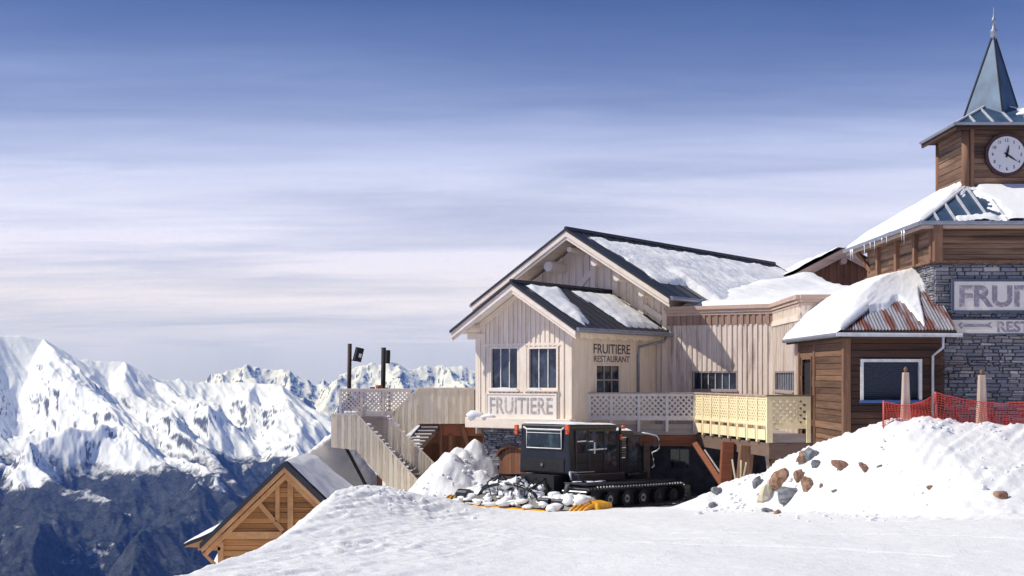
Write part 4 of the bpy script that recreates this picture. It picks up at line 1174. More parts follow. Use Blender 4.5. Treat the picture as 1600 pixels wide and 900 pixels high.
m_ = MB(); m_.box(TX0-.13, TX0+.12, TY0-.13, TY0+.05, tz_st+.05, EZT-.08); m_.build('corner_post', MT['post_v'], tw)
# lower hip roof
CT = Vector((13.17, 36.86, 0)); 
EX0, EX1, EY0, EY1 = 10.32, 16.0, 33.86, 41.5
ch = 1.10
k1 = .60
cz = EZT + k1*(CT.y-ch-EY0)
ring0 = [(EX0,EY0,EZT),(EX1,EY0,EZT),(EX1,EY1,EZT),(EX0,EY1,EZT)]
czz = 5.02
ring1 = [(CT.x-ch,CT.y-ch,czz),(CT.x+ch,CT.y-ch,czz),(CT.x+ch,CT.y+ch,czz),(CT.x-ch,CT.y+ch,czz)]
m_ = MB()
dn = Vector((0,0,-.08))
vs_ = [Vector(p) for p in ring0+ring1] + [Vector(p)+dn for p in ring0+ring1]
fs = []
for i in range(4):
    j = (i+1) % 4; fs += [(i, j, 4+j, 4+i), (8+i, 12+i, 12+j, 8+j), (i, 8+i, 8+j, j)]
m_.add(vs_, fs); lr = m_.build('lower_roof', MT['zinc'], tw); lr.data.materials.clear(); lr.data.materials.append(MT['spire'])
m_ = MB()
for i, (a, b) in enumerate(((0,4),(1,5),(3,7))): m_.beam(Vector(ring0[a])+Vector((0,0,.03)), Vector(ring0 [a]).lerp(Vector(ring1[a]),1)+Vector((0,0,.03)), .09, .05)
for q in range(1, 13):     # standing seams on the front slope
    x = EX0 + (EX1-EX0)*q/13
    top = 1.0
    if x < CT.x-ch: top = (x-EX0)/(CT.x-ch-EX0)
    if x > CT.x+ch: top = (EX1-x)/(EX1-CT.x-ch)
    m_.beam((x,EY0+.02,EZT+.03), (x,EY0+(CT.y-ch-EY0)*top,EZT+(czz-EZT)*top+.03), .05, .06)
for q in range(1, 15):
    y = EY0 + (EY1-EY0)*q/15; top = 1.0
    if y < CT.y-ch: top = (y-EY0)/(CT.y-ch-EY0)
    if y > CT.y+ch: top = (EY1-y)/(EY1-CT.y-ch)
    m_.beam((EX0+.02,y,EZT+.03), (EX0+(CT.x-ch-EX0)*top,y,EZT+(czz-EZT)*top+.03), .05, .06)
m_.build('roof_seam', MT['seam'], lr)
m_ = MB(); m_.box(EX0, EX1, EY0-.0, EY0+.04, EZT-.16, EZT-.02); m_.box(EX0, EX0+.04, EY0+.04, EY1, EZT-.16, EZT-.02); m_.build('fascia', MT['cornice'], tw)
m_ = MB(); m_.box(EX0+.04, EX1, EY0+.04, TY0, EZT-.13, EZT-.09); m_.box(EX0+.04, TX0, TY0, EY1, EZT-.131, EZT-.09); m_.build('soffit', MT['tower_h'], tw)
m_ = MB(); m_.tube([(EX0-.06,EY0-.06,EZT-.03),(EX1,EY0-.06,EZT-.03)], .055, 10); m_.tube([(EX0-.06,EY0-.06,EZT-.03),(EX0-.06,EY1,EZT-.03)], .055, 10); m_.build('gutter', MT['zinc'], tw)
y_ = along(1360, 395, Vector((EX0+.2,0,0)), ey)[0]
m_ = MB(); m_.beam((TX0-.05,TY1-.3,EZT-.75),(EX0+.15,TY1+.1,EZT-.15), .1, .12); m_.build('brace', MT['post_v'], tw)
# belfry
bzt = 6.66
cw = (CT.x-ch, CT.x+ch, CT.y-ch, CT.y+ch)
mb = MB(); logs(mb, (0,cw[2],0), ex, my, lambda z: cw[0], lambda z: cw[1], 4.6, bzt-.03, .17, .05); logs(mb, (cw[0],0,0), ey, mx, lambda z: cw[2], lambda z: cw[3], 4.6, bzt-.03, .17, .05)
logs(mb, (cw[1],0,0), ey, ex, lambda z: cw[2], lambda z: cw[3], 4.6, bzt-.03, .17, .05); mb.build('belfry_wall', MT['tower_h'], tw)
mb = MB(); mb.box(cw[0]+.01, cw[1]-.01, cw[2]+.01, cw[3]-.01, 4.5, bzt); mb.build('belfry_core', MT['dark_void'], tw)
for a, b in ((0,2),(1,2),(0,3)):
    x_, y_ = cw[a], cw[b]
    m_ = MB(); m_.tube([(x_,y_,4.6),(x_,y_,bzt-.04)], .105, 12); m_.build('corner_post', MT['post_v'], tw, smooth=True)
m_ = MB(); m_.box(cw[0]+.1, cw[0]+.2, cw[2]-.09, cw[2]-.0, 4.8, bzt-.05); m_.build('wall_post', MT['post_v'], tw)
# clock: octagonal rim, face, numerals, hands
ck = P(1572, 242, CT.y-ch-.12); cr0 = 35/F*35.6*.98; cr1 = 28.5/F*35.6
m_ = MB(); n_ = 10; out_ = [(ck.x+cr0*math.cos(2*math.pi*(i+.5)/n_), cw[2]-.16, ck.z+cr0*math.sin(2*math.pi*(i+.5)/n_)) for i in range(n_)]
m_.prism(out_, (0,.12,0)); clk = m_.build('clock', MT['clock_rim'], tw, 'round white clock in dark polygonal rim showing twenty past twelve')
m_ = MB(); n_ = 40; m_.prism([(ck.x+cr1*math.cos(2*math.pi*i/n_), cw[2]-.175, ck.z+cr1*math.sin(2*math.pi*i/n_)) for i in range(n_)], (0,.03,0)); m_.build('clock_face', MT['clock_face'], clk)
for h_ in range(1, 13):
    a = math.pi/2 - h_*math.pi/6; cx_, cz_ = ck.x+cr1*.78*math.cos(a), ck.z+cr1*.78*math.sin(a)
    w2 = .045 if h_ > 9 else .024
    if h_ == 1: w2 = .010
    if h_ == 11: w2 = .03
    text_mesh('numeral', str(h_), 1, (0,cw[2],0), ex, my, cx_-w2, cx_+w2, cz_-.042, cz_+.042, MT['clock_rim'], clk, 0.01, .004, .177)
for ang, ln_, wd_ in ((math.radians(90-12), .27, .05), (math.radians(90-124), .36, .04)):
    dx, dz_ = math.cos(ang), math.sin(ang)
    a = Vector((ck.x-dx*.08, cw[2]-.188, ck.z-dz_*.08)); b = Vector((ck.x+dx*ln_, cw[2]-.188, ck.z+dz_*ln_)); s_ = Vector((-dz_, 0, dx))
    m_ = MB(); m_.prism([a-s_*wd_*.5, a.lerp(b,.55)-s_*wd_*.6, b, a.lerp(b,.55)+s_*wd_*.6, a+s_*wd_*.5], (0,-.006,0)); m_.build('clock_hand', MT['black'], clk)
# skirt roof + spire
kz = 7.04; kh = 1.47
r0 = [(CT.x+sx*kh, CT.y+sy*kh, bzt) for sx, sy in ((-1,-1),(1,-1),(1,1),(-1,1))]
apx = Vector((CT.x, CT.y, bzt+kh*.567))
m_ = MB(); vs_ = [Vector(p) for p in r0] + [apx] + [Vector(p)+Vector((0,0,-.05)) for p in r0]
m_.add(vs_, [(0,1,4),(1,2,4),(2,3,4),(3,0,4),(0,5,6,1),(1,6,7,2),(2,7,8,3),(3,8,5,0),(8,7,6,5)]); sk_ = m_.build('skirt_roof', MT['spire'], tw)
m_ = MB()
for sx, sy in ((-1,-1),(1,-1),(-1,1)): m_.beam(Vector((CT.x+sx*kh, CT.y+sy*kh, bzt+.02)), apx+Vector((0,0,.02)), .06, .04)
for q in range(1, 6):
    x = -kh + 2*kh*q/6; top = 1-abs(x)/kh
    m_.beam((CT.x+x, CT.y-kh, bzt+.02), (CT.x+x, CT.y-kh+kh*top, bzt+.567*kh*top+.02), .05, .035)
    m_.beam((CT.x-kh, CT.y+x, bzt+.02), (CT.x-kh+kh*top, CT.y+x, bzt+.567*kh*top+.02), .05, .035)
m_.build('roof_seam', MT['seam'], sk_)
m_ = MB()
for a, b, c, d in ((-kh-.02,kh+.02,-kh-.02,-kh+.03),(-kh-.02,-kh+.03,-kh+.03,kh+.02),(kh-.03,kh+.02,-kh+.03,kh+.02)):
    m_.box(CT.x+a, CT.x+b, CT.y+c, CT.y+d, bzt-.17, bzt-.052)
m_.box(CT.x-kh+.03, CT.x+kh-.03, CT.y-kh+.03, CT.y+kh-.03, bzt-.10, bzt-.07)
m_.build('eave_board', MT['hut_shade_h'], tw)
m_ = MB(); m_.tube([(CT.x-kh-.05,CT.y-kh-.05,bzt-.03),(CT.x+kh,CT.y-kh-.05,bzt-.03)], .04, 8); m_.tube([(CT.x-kh-.05,CT.y-kh-.05,bzt-.03),(CT.x-kh-.05,CT.y+kh,bzt-.03)], .04, 8); m_.build('gutter', MT['zinc'], tw)
sr = .80; tip = Vector((CT.x+.04, CT.y, 9.42))
q_ = [(CT.x, CT.y-sr, 7.02), (CT.x+sr, CT.y, 7.02), (CT.x, CT.y+sr, 7.02), (CT.x-sr, CT.y, 7.02)]
m_ = MB(); m_.add([Vector(p) for p in q_] + [tip], [(0,1,4),(1,2,4),(2,3,4),(3,0,4),(3,2,1,0)]); sp_ = m_.build('spire', MT['spire'], tw)
m_ = MB()
for p in q_: m_.tube([Vector(p), tip], .028, 6)
m_.build('spire_hip', MT['roof_edge'], sp_)
m_ = MB(); z0_ = 9.2
prof = [(z0_,.055),(9.30,.085),(9.40,.088),(9.45,.11),(9.50,.06),(9.60,.035),(9.70,.035),(9.72,.07),(9.78,.055),(9.84,.02),(10.0,.014),(10.12,.004)]
m_.tube([(tip.x,tip.y,a) for a, b in prof], [b for a, b in prof], 10); m_.build('finial', MT['zinc'], tw, smooth=True)
# painted boards on the stone front
def board_px(x0_, y0_, x1_, y1_, nm, lab, fr_=.06):
    a = P(x0_, y1_, TY0-.1); b = P(x1_, y0_, TY0-.1)
    m = MB(); m.box(a.x, b.x, TY0-.13, TY0-.05, a.z, b.z); o_ = m.build(nm, MT['sign_board'], tw, lab)
    m = MB()
    for q in ((a.x-fr_, b.x+fr_, b.z, b.z+fr_), (a.x-fr_, b.x+fr_, a.z-fr_, a.z), (a.x-fr_, a.x, a.z, b.z), (b.x, b.x+fr_, a.z, b.z)):
        m.box(q[0], q[1], TY0-.15, TY0-.04, q[2], q[3])
    m.build('sign_frame', MT['sign_frame'], o_); return o_
s1_ = board_px(1490, 440, 1724, 485, 'sign_board', 'cream board with large mauve worn letters and slate blue frame')
YS = TY0-.13
a = P(1499, 480, YS); b = P(1714, 446, YS)
text_mesh('lettering', 'FRUITIERE', 1, (0,TY0,0), ex, my, a.x, b.x, a.z, b.z, MT['letter_sign'], s1_, .035, .006, .132)
s2_ = board_px(1484, 500, 1724, 521, 'sign_board', 'narrow cream board with arrow pointing left', .03)
a = P(1558, 519, YS); b = P(1706, 502, YS)
text_mesh('lettering', 'RESTAURANT', 1, (0,TY0,0), ex, my, a.x, b.x, a.z, b.z, MT['letter_sign'], s2_, .03, .006, .132)
g = lambda x_, y_: Vector((P(x_, y_, YS).x, YS-.007, P(x_, y_, YS).z))
m_ = MB(); m_.prism([g(1496,508),g(1502,503),g(1506,506),g(1542,506.5),g(1550,503),g(1546,508),g(1551,513),g(1543,510.5),g(1506,511),g(1502,514)], (0,.006,0)); m_.build('arrow', MT['letter_sign'], s2_)
# roof snow on the tower
def tl(u_, v_):   # left slope, u_ front->back, v_ eave->top
    x = EX0-.05 + (CT.x-ch-EX0+.05)*v_; f_ = (x-EX0)/(CT.x-ch-EX0)
    ya_ = EY0 + (CT.y-ch-EY0)*max(0,f_); yb2 = EY1 - (EY1-CT.y-ch)*max(0,f_)
    return Vector((x, ya_+.1+(yb2-ya_-.1)*u_, EZT + (czz-EZT)*f_ + .02))
def th_l(u_, v_):
    e = min(v_*2.9+.06, u_*6+.03, (1-u_)*6+.03)
    hol = 1 if not (.20 < u_ < .42 and .05 < v_ < .13 + .03*nz(u_*20,1)) else 0
    return min(1, e/.12)*(.07+.14*min(1, e/.6) + .035*nz(u_*7, v_*3, 1.7, 2))*hol - (0 if hol else .02)
o = snow_sheet('roof_snow', tl, up, th_l, 100, 40, MT['snow']); tag(o, 'snow sheet on the left slope of the tower lower roof', kind='stuff')
def tf(u_, v_):
    x = EX0 + (EX1-EX0)*u_; k = 1.0
    if x < CT.x-ch: k = max(.001, (x-EX0)/(CT.x-ch-EX0))
    if x > CT.x+ch: k = max(.001, (EX1-x)/(EX1-CT.x-ch))
    return Vector((x, EY0+.03+(CT.y-ch-EY0-.03)*k*v_, EZT + (czz-EZT)*k*v_ + .02))
def th_f(u_, v_):
    x = (EX1-EX0)*u_; n1_ = nz(x, v_*1.9, 2.0, 11)
    a = (x - 2.0)*1.2 + n1_*.6 + (v_-.4)*.5
    b = .35*n1_ + .26 - abs(v_-.10)*1.9 if x > .9 else -1
    m__ = max(a, b) - .02
    if x < .5: m__ = -1
    return -.02 if m__ <= 0 else min(.085, m__*.3) + .01*n1_
o = snow_sheet('roof_snow', tf, up, th_f, 120, 44, MT['snow']); tag(o, 'thin broken snow between the metal seams on the tower front slope', kind='stuff')
m_ = MB(); blob(m_, (CT.x+.85, CT.y-.85, 7.0), (.55,.35,.10), seed=5, amp=.15); blob(m_, (CT.x+.75, CT.y-.7, 7.12), (.3,.25,.10), seed=8, amp=.15)
tag(m_.build('roof_snow', MT['snow'], None, smooth=True), 'snow left at the foot of the blue spire', kind='stuff')
ICE = plain('ice', (0.75,0.80,0.85), 0.15)
ic = []
for k in range(11):
    y_ = rnd.uniform(34.6, 41.2); ln_ = rnd.uniform(.12,.42)
    m_ = MB(); m_.tube([(EX0-.09,y_,EZT-.05),(EX0-.09,y_,EZT-.05-ln_*.6),(EX0-.09+rnd.uniform(-.01,.01),y_,EZT-.05-ln_)], [.022,.012,.002], 6)
    o = m_.build('icicle', ICE, None, smooth=True); tag(o, 'icicle hanging from the snowy left gutter of the clock tower', 'icicle', 'icicles on the tower gutter')
# ------------------------------------------------------------ deck in front of the restaurant
def hit(px_, py_, y0=14.0, y1=60.0):
    ys = np.arange(y0, y1, .05); xs = (px_-CX)/F*ys; zs = (HY-py_)/F*ys
    h = H(xs, ys); k = np.argmax(h >= zs)
    return Vector((xs[k], ys[k], h[k]))
RT = -.53
YW = 42.8
FA = Vector((P(919, 613, YW).x, YW, 0)); FB = Vector((P(1087, 613, YW).x, YW, 0)); FC = Vector((7.07, 37.1, 0)); FD = Vector((HX0-.12, 37.1, 0))
deck = thing('deck', (6, 42, -1.85), 'raised timber deck with red brown edge beams in front of the restaurant', 'deck')
mb = MB()
n_ = 26
def clip_deck(y):    # x extent of the deck at a given y
    xl = max(L(.03, 0, 0).x, L(.03, (y-42.0)/U3.y, 0).x) if y > 42.0 else None
    if y >= YW: return (P0.x + V3.x*0.03 + U3.x*((y-42.0)/U3.y), 9.5)
    f_ = (YW-y)/(YW-37.1); return (FB.x + (FC.x-FB.x)*f_, HX0-.06)
y = 37.15
while y < 46.4:
    a, b = clip_deck(y)
    if y >= 44: b = min(b, 8.6)
    if b > a: mb.box(a, b, y, y+.135, DK-.06, DK)
    y += .14
mb.build('decking', MT['fascia_g'], deck)
def edge(A, B, z0, z1, mt, nm, w_=.08, off=0.0, ext=0.0):
    A, B = Vector(A), Vector(B); d = (B-A).normalized(); n = Vector((d.y, -d.x, 0))
    m_ = MB(); m_.obox(A + n*off, d, n, -ext, (B-A).length+ext, -w_, 0, z0, z1); return m_.build(nm, MT[mt], deck)
edge(FA-Vector((.4,0,0)), FB, -1.72, -1.55, 'fascia_g', 'edge_board', .05, -.06)
edge(FA-Vector((.4,0,0)), FB, -1.89, -1.735, 'fascia_g', 'edge_board', .05, -.05)
edge(FA-Vector((.4,0,0)), FB+Vector((.3,0,0)), -2.24, -1.90, 'beam_r', 'edge_beam', .14, -.03)
edge(FB, FC, -2.24, -1.87, 'beam_g', 'edge_beam', .14, -.03)
edge(FC, FD+Vector((.6,0,0)), -1.86, -1.60, 'fascia_g', 'edge_board', .05, -.05)
edge(FC+Vector((.03,0,0)), FD+Vector((.9,0,0)), -2.30, -1.87, 'beam_g', 'edge_beam', .14, -.03)
for k in range(6):
    f_ = (k+.5)/6; a = FA.lerp(FB, f_); m_ = MB(); m_.box(a.x-.05, a.x+.05, YW+.18, 46.2, -2.1, DK-.065); m_.build('joist', MT['beam_g'], deck)
def leg(pts, w_, mt='beam_r', nm='post'):
    m_ = MB(); m_.beam(pts[0], pts[1], w_, w_, (0,1,0)); return m_.build(nm, MT[mt], deck, bevel=.01)
leg((P(1137, 690, 39.6), P(1131, 790, 39.6)), .34, 'beam_r')
leg((P(1167, 696, 38.6), P(1158, 790, 38.6)), .38, 'post_v')
leg((P(1086, 694, 41.6), P(1133, 764, 39.8)), .16, 'beam_r', 'brace')
leg((P(1101, 703, 41.0), P(1133, 750, 39.9)), .05, 'fascia_g', 'brace')
leg((P(1196, 700, 38.0), P(1202, 740, 38.0)), .09, 'fascia_g', 'brace')
leg((P(1218, 690, 38.4), P(1195, 760, 38.4)), .16, 'post_v')
leg((P(1010, 690, 42.9), P(1010, 790, 42.9)), .2, 'beam_g')
# dark basement wall with window under the deck
base = thing('basement_wall', (6, 45, -4.3), 'dark plastered basement wall with small black window under the deck', 'wall')
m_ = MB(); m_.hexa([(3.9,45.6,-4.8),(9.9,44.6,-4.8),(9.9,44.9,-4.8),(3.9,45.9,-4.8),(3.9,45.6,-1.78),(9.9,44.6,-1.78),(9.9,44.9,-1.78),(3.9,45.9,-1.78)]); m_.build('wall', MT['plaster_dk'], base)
dd_ = (Vector((9.9,44.6,0))-Vector((3.9,45.6,0))).normalized(); nn_ = Vector((dd_.y,-dd_.x,0))
x0_, z1_ = along(1046, 700, Vector((3.9,45.6,0)), dd_); x1_, _ = along(1078, 700, Vector((3.9,45.6,0)), dd_); _, z0_ = along(1060, 733, Vector((3.9,45.6,0)), dd_)
window(base, Vector((3.9,45.6,0)), dd_, nn_, x0_, x1_, z0_, z1_, 2, 1, 'black', .04, recess=-.03, out=.06, bars='black')

# ------------------------------------------------------------ fences
def lattice(mb, O, d, n, x0, x1, z0, z1, sp=.155, wd=.045, th_=.012):
    O, d, n = Vector(O), Vector(d), Vector(n); W_, H_ = x1-x0, z1-z0
    for sgn in (1, -1):
        c = -H_ if sgn > 0 else 0.0
        c = -H_
        while c < W_ + H_:
            pts = []
            # strip: centre line x = c + z (sgn>0) or x = c + H - z
            for z in (0, H_):
                x = c + z if sgn > 0 else c + H_ - z
                pts.append((x, z))
            (xa, za), (xb, zb) = pts
            # clip in x
            def clipx(lim, lo):
                nonlocal xa, za, xb, zb
                if lo:
                    if xa < lim and xb < lim: return False
                    if xa < lim: f_ = (lim-xa)/(xb-xa); za = za+(zb-za)*f_; xa = lim
                    if xb < lim: f_ = (lim-xb)/(xa-xb); zb = zb+(za-zb)*f_; xb = lim
                else:
                    if xa > lim and xb > lim: return False
                    if xa > lim: f_ = (xa-lim)/(xa-xb); za = za+(zb-za)*f_; xa = lim
                    if xb > lim: f_ = (xb-lim)/(xb-xa); zb = zb+(za-zb)*f_; xb = lim
                return True
            if clipx(0, True) and clipx(W_, False) and abs(xb-xa) > .02:
                k0 = .0 if sgn > 0 else th_+.001
                q = lambda x, z, k: Vector((O.x+d.x*(x0+x)+n.x*k, O.y+d.y*(x0+x)+n.y*k, z0+z))
                L_ = math.hypot(xb-xa, zb-za); ux, uz = (xb-xa)/L_, (zb-za)/L_; ox, oz = -uz*wd/2, ux*wd/2
                mb.hexa([q(xa-ox,za-oz,k0),q(xb-ox,zb-oz,k0),q(xb-ox,zb-oz,k0+th_),q(xa-ox,za-oz,k0+th_),q(xa+ox,za+oz,k0),q(xb+ox,zb+oz,k0),q(xb+ox,zb+oz,k0+th_),q(xa+ox,za+oz,k0+th_)])
            c += sp
def fence(name, A, B, posts, zt, zl, zr, zp, mt, lab, cat, sp=.155, grp=None, cap='fascia_g', capw=.14, wd=.045, postw=.09, panel_frame=True):
    A, B = Vector(A), Vector(B); d = (B-A).normalized(); n = Vector((d.y, -d.x, 0)); L_ = (B-A).length
    root = thing(name, A, lab, cat, grp)
    for x in posts:
        m_ = MB(); m_.obox(A, d, n, x-postw/2, x+postw/2, -.04, .05, zp, zt-.041); m_.build('post', MT[mt], root, bevel=.004)
    m_ = MB(); m_.obox(A, d, n, -.05, L_+.05, -capw/2, capw/2+.01, zt-.04, zt); m_.build('top_rail', MT[cap], root, bevel=.004)
    for x0, x1 in zip(posts[:-1], posts[1:]):
        m_ = MB(); lattice(m_, A, d, n, x0+postw/2, x1-postw/2, zl, zt-.11, sp, wd); lo_ = m_.build('lattice', MT[mt], root)
        m_ = MB(); m_.obox(A, d, n, x0+postw/2, x1-postw/2, -.02, .035, zt-.115, zt-.041); m_.build('rail', MT[mt], root); m_ = MB(); m_.obox(A, d, n, x0+postw/2, x1-postw/2, -.02, .04, zr, zl+.01); m_.build('rail', MT[mt], root)
    return root, d, n
posts = [along(q, 640, FA, Vector((1,0,0)))[0] for q in (921, 955, 998, 1042, 1085)]
fence('lattice_fence', FA, FB, posts, RT, -1.29, -1.42, -1.78, 'lattice', 'pale grey diagonal lattice fence on the shaded deck edge beside the bay', 'fence', sp=.18, wd=.05)
Ly = (FC-FB).length; posts = [Ly*k/8 for k in range(9)]
yf, d, n = fence('lattice_fence', FB, FC, [p+.0 for p in posts], RT, -1.30, -1.38, -1.855, 'yellow', 'sunlit new yellow pine lattice fence with eight panels along the deck end', 'fence', sp=.16, cap='rosewood', wd=.05)
for k in range(8):
    m_ = MB(); m_.obox(FB, d, n, posts[k]+.10, posts[k+1]-.10, -.05, .045, -1.78, -1.50); m_.build('kick_board', MT['yellow'], yf)
    m_ = MB(); m_.obox(FB, d, n, posts[k]+.045, posts[k]+.10, -.06, .055, -1.80, -1.385); m_.build('block', MT['yellow_dk'], yf)
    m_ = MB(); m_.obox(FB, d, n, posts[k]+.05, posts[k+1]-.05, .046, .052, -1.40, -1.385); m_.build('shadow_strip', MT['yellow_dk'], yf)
Lp = (FD-FC).length
fence('lattice_fence', FC, FD, [0.06, Lp-.10], RT-.0, -1.36, -1.46, -1.85, 'yellow', 'single wide pale yellow lattice panel closing the deck next to the brown hut', 'fence', sp=.19, cap='beam_g', wd=.075, capw=.16, postw=.12)

# ------------------------------------------------------------ left terrace
YT = 47.0
ter = thing('terrace', (-3, 48, -4), 'raised terrace behind the stair with lattice and solid plank railing', 'terrace')
tzt = P(0, 607, YT).z; 
x0_, x1_ = P(530, 0, YT).x, P(744, 0, YT).x
mb = MB(); y = YT+.02
while y < 49.4: mb.box(x0_, x1_+.9, y, y+.13, -1.50, -1.44); y += .14
mb.build('decking', MT['fascia_g'], ter)
pl = lambda q: P(q, 0, YT).x
A = Vector((x0_, YT, 0)); d = Vector((1,0,0)); n = Vector((0,-1,0))
for q in (532, 565, 599, 640):
    m_ = MB(); x = pl(q)-x0_; m_.obox(A, d, n, x-.045, x+.045, -.04, .05, P(0,652,YT).z, tzt-.04); m_.build('railing_post', MT['lattice_w'], ter)
m_ = MB(); m_.obox(A, d, n, -.04, x1_-x0_, -.06, .08, tzt-.04, tzt); m_.build('hand_rail', MT['lattice_w'], ter)
zl_ = P(0, 643, YT).z
for a, b in ((532,565),(565,599),(599,640)):
    m_ = MB(); lattice(m_, A, d, n, pl(a)-x0_+.045, pl(b)-x0_-.045, zl_, tzt-.10, .15, .052); m_.build('lattice', MT['lattice_w'], ter)
    m_ = MB(); m_.obox(A, d, n, pl(a)-x0_+.045, pl(b)-x0_-.045, -.02, .035, tzt-.11, tzt-.041); m_.build('rail', MT['lattice_w'], ter); m_ = MB(); m_.obox(A, d, n, pl(a)-x0_+.045, pl(b)-x0_-.045, -.02, .04, P(0,650,YT).z, zl_+.01); m_.build('rail', MT['lattice_w'], ter)
m_ = MB(); m_.box(x0_, x1_, YT+.0, YT+.1, -1.62, -1.42); m_.build('edge_board', MT['fascia_g'], ter)
# solid part of the railing
YS_ = YT-.06
A2 = Vector((P(655,0,YS_).x, YS_, 0)); L2 = P(742,0,YS_).x - A2.x
mb = MB(); boards(mb, A2, d, n, L2, P(0,662,YS_).z, lambda x: P(0,608,YS_).z, .125); mb.build('plank_panel', MT['cream_v'], ter)
m_ = MB(); m_.obox(A2, d, n, -.02, L2+.05, -.08, .08, P(0,608,YS_).z, P(0,605.5,YS_).z); m_.build('hand_rail', MT['lattice_w'], ter)
m_ = MB(); m_.box(P(742,0,YS_).x-.02, P(742,0,YS_).x+.05, YS_+.02, 50, P(0,660,YS_).z, P(0,608,YS_).z); m_.build('plank_panel', MT['brown_v'], ter)
m_ = MB(); m_.box(P(688,0,YT).x, P(760,0,YT).x, YT+.02, YT+.2, P(0,681,YT).z, P(0,662,YT).z-.005); m_.build('edge_beam', MT['beam_r'], ter)
for (xa, ya, xb, yb, w_) in ((689,650,689,760,.09),(722,664,732,700,.13),(704,680,704,760,.1)):
    m_ = MB(); m_.beam(P(xa,ya,YT-.02), P(xb,yb,YT-.02), w_, w_, (0,1,0)); m_.build('post', MT['brown_v'], ter)
mb = MB(); boards(mb, (P(686,0,48).x,48.2,0), d, n, 1.9, -4.4, lambda x: -1.6, .15); mb.build('plank_screen', MT['brown_v'], ter)
m_ = MB(); m_.box(-3.4, -1.0, 49.5, 49.7, -4.5, -1.5); m_.build('rear_screen', MT['brown_v'], ter)

# ------------------------------------------------------------ stair down from the terrace
st = thing('outside_staircase', (-4.5, 45.5, -4), 'outdoor staircase with cream plank parapets dusted with snow', 'staircase')
def plank_poly(pts_px, Y, mt, nm, wd=.11, parent=st, lab=None):
    """upright boards filling an outline (given as upper and lower edges)"""
    up_, lo_ = pts_px; U_ = [P(a, b, Y) for a, b in up_]; Lw = [P(a, b, Y) for a, b in lo_]
    x0 = U_[0].x; xs_u = [p.x-x0 for p in U_]; zs_u = [p.z for p in U_]; xs_l = [p.x-x0 for p in Lw]; zs_l = [p.z for p in Lw]
    mb = MB(); x = 0; W_ = xs_u[-1]
    cuts = sorted(set([0, W_] + xs_u + xs_l)); 
    while x < W_-.01:
        nx_ = min(x + wd*rnd.uniform(.85, 1.15), W_)
        for c in cuts:
            if x+.02 < c < nx_: nx_ = c; break
        k_i = len(mb.f); t_ = .03 + (.035 if (k_i//6) % 2 else 0) + rnd.uniform(-.004,.006); a, b = x, nx_-.008
        za0, za1 = np.interp(a, xs_l, zs_l), np.interp(b, xs_l, zs_l); zb0, zb1 = np.interp(a, xs_u, zs_u), np.interp(b, xs_u, zs_u)
        if zb0 > za0+.005 or zb1 > za1+.005:
            q = lambda i, k, z: Vector((x0+i, Y-k, z))
            mb.hexa([q(a,0,za0),q(b,0,za1),q(b,t_,za1),q(a,t_,za0),q(a,0,max(zb0,za0+.004)),q(b,0,max(zb1,za1+.004)),q(b,t_,max(zb1,za1+.004)),q(a,t_,max(zb0,za0+.004))])
        x = nx_
    o_ = mb.build(nm, MT[mt], parent, lab)
    m = MB()
    for a, b in zip(U_[:-1], U_[1:]): m.beam(a+Vector((0,-.01,.02)), b+Vector((0,-.01,.02)), .13, .04)
    m.build('hand_rail', MT['white_h'], o_)
    return o_
YO = 45.0
plank_poly(([(519,648),(558,648),(652,751)], [(519,699),(556,703),(616,771),(652,771)]), YO, 'cream_v', 'outer_parapet')
m_ = MB(); m_.box(P(519,0,YO).x-.03, P(519,0,YO).x, YO-.03, 46.9, P(0,699,YO).z, P(0,648,YO).z); m_.build('end_panel', MT['cream_v'], st)
YI = 46.1
plank_poly(([(602,650),(690,736)], [(602,712),(650,760),(690,760)]), YI, 'cream_v', 'inner_parapet')
plank_poly(([(612,646),(655,607)], [(612,700),(655,662)]), 46.86, 'cream_v', 'upper_parapet')
m_ = MB(); m_.box(P(566,0,46.6).x, P(604,0,46.6).x, 46.55, 46.62, P(0,715,46.6).z, P(0,651,46.6).z); m_.build('landing_panel', MT['fascia_g'], st)  # grey instead of cream: shade on the back parapet put into its colour
m_ = MB(); m_.box(P(520,0,YO).x, P(600,0,YI).x, YO+.02, YI+.4, P(0,692,YO).z-.05, P(0,690,YO).z); m_.build('landing', MT['fascia_g'], st)
for q in (602, 650):
    m_ = MB(); p = P(q, 0, YI-.05); m_.box(p.x-.06, p.x+.06, YI-.12, YI-.035, P(0,760,YI).z if q > 610 else P(0,720,YI).z, P(0,651 + (q-602)*.977,YI).z); m_.build('post', MT['fascia_g'], st)
for k in range(12):    # lower flight
    f_ = k/11; x = P(592+88*f_,0,YO).x; z = P(0,694+72*f_,YO).z; m_ = MB(); m_.box(x-.16, x+.16, YO+.04, YI-.04, z-.04, z)
    t_ = m_.build('step', MT['fascia_g'], st)
for k in range(8):    # upper open flight
    x = P(671,0,47).x - .10*k; z = P(0,668,47).z - .115*k; y = 47.1 - .12*k
    m_ = MB(); m_.box(x-.30, x+.30, y-.12, y+.12, z-.045, z); t_ = m_.build('step', MT['beam_g'], st)
    m_ = MB(); m_.box(x-.29, x+.29, y-.115, y+.08, z+.001, z+.035)
    tag(m_.build('step_snow', MT['snow'], None), 'snow strip on an open tread of the upper stair flight', kind='stuff', group='snow on the open treads')
for dx in (-.31, .31):
    m_ = MB(); a = Vector((P(671,0,47).x+dx, 47.15, P(0,668,47).z-.02)); b = a + Vector((-.10*8, -.12*8, -.115*8)); m_.beam(a, b, .05, .16); m_.build('stringer', MT['beam_g'], st)
m_ = MB(); m_.beam(P(541,700,YO+.3), P(583,780,YO+.3), .10, .10); m_.build('strut', MT['black_matt'], st)
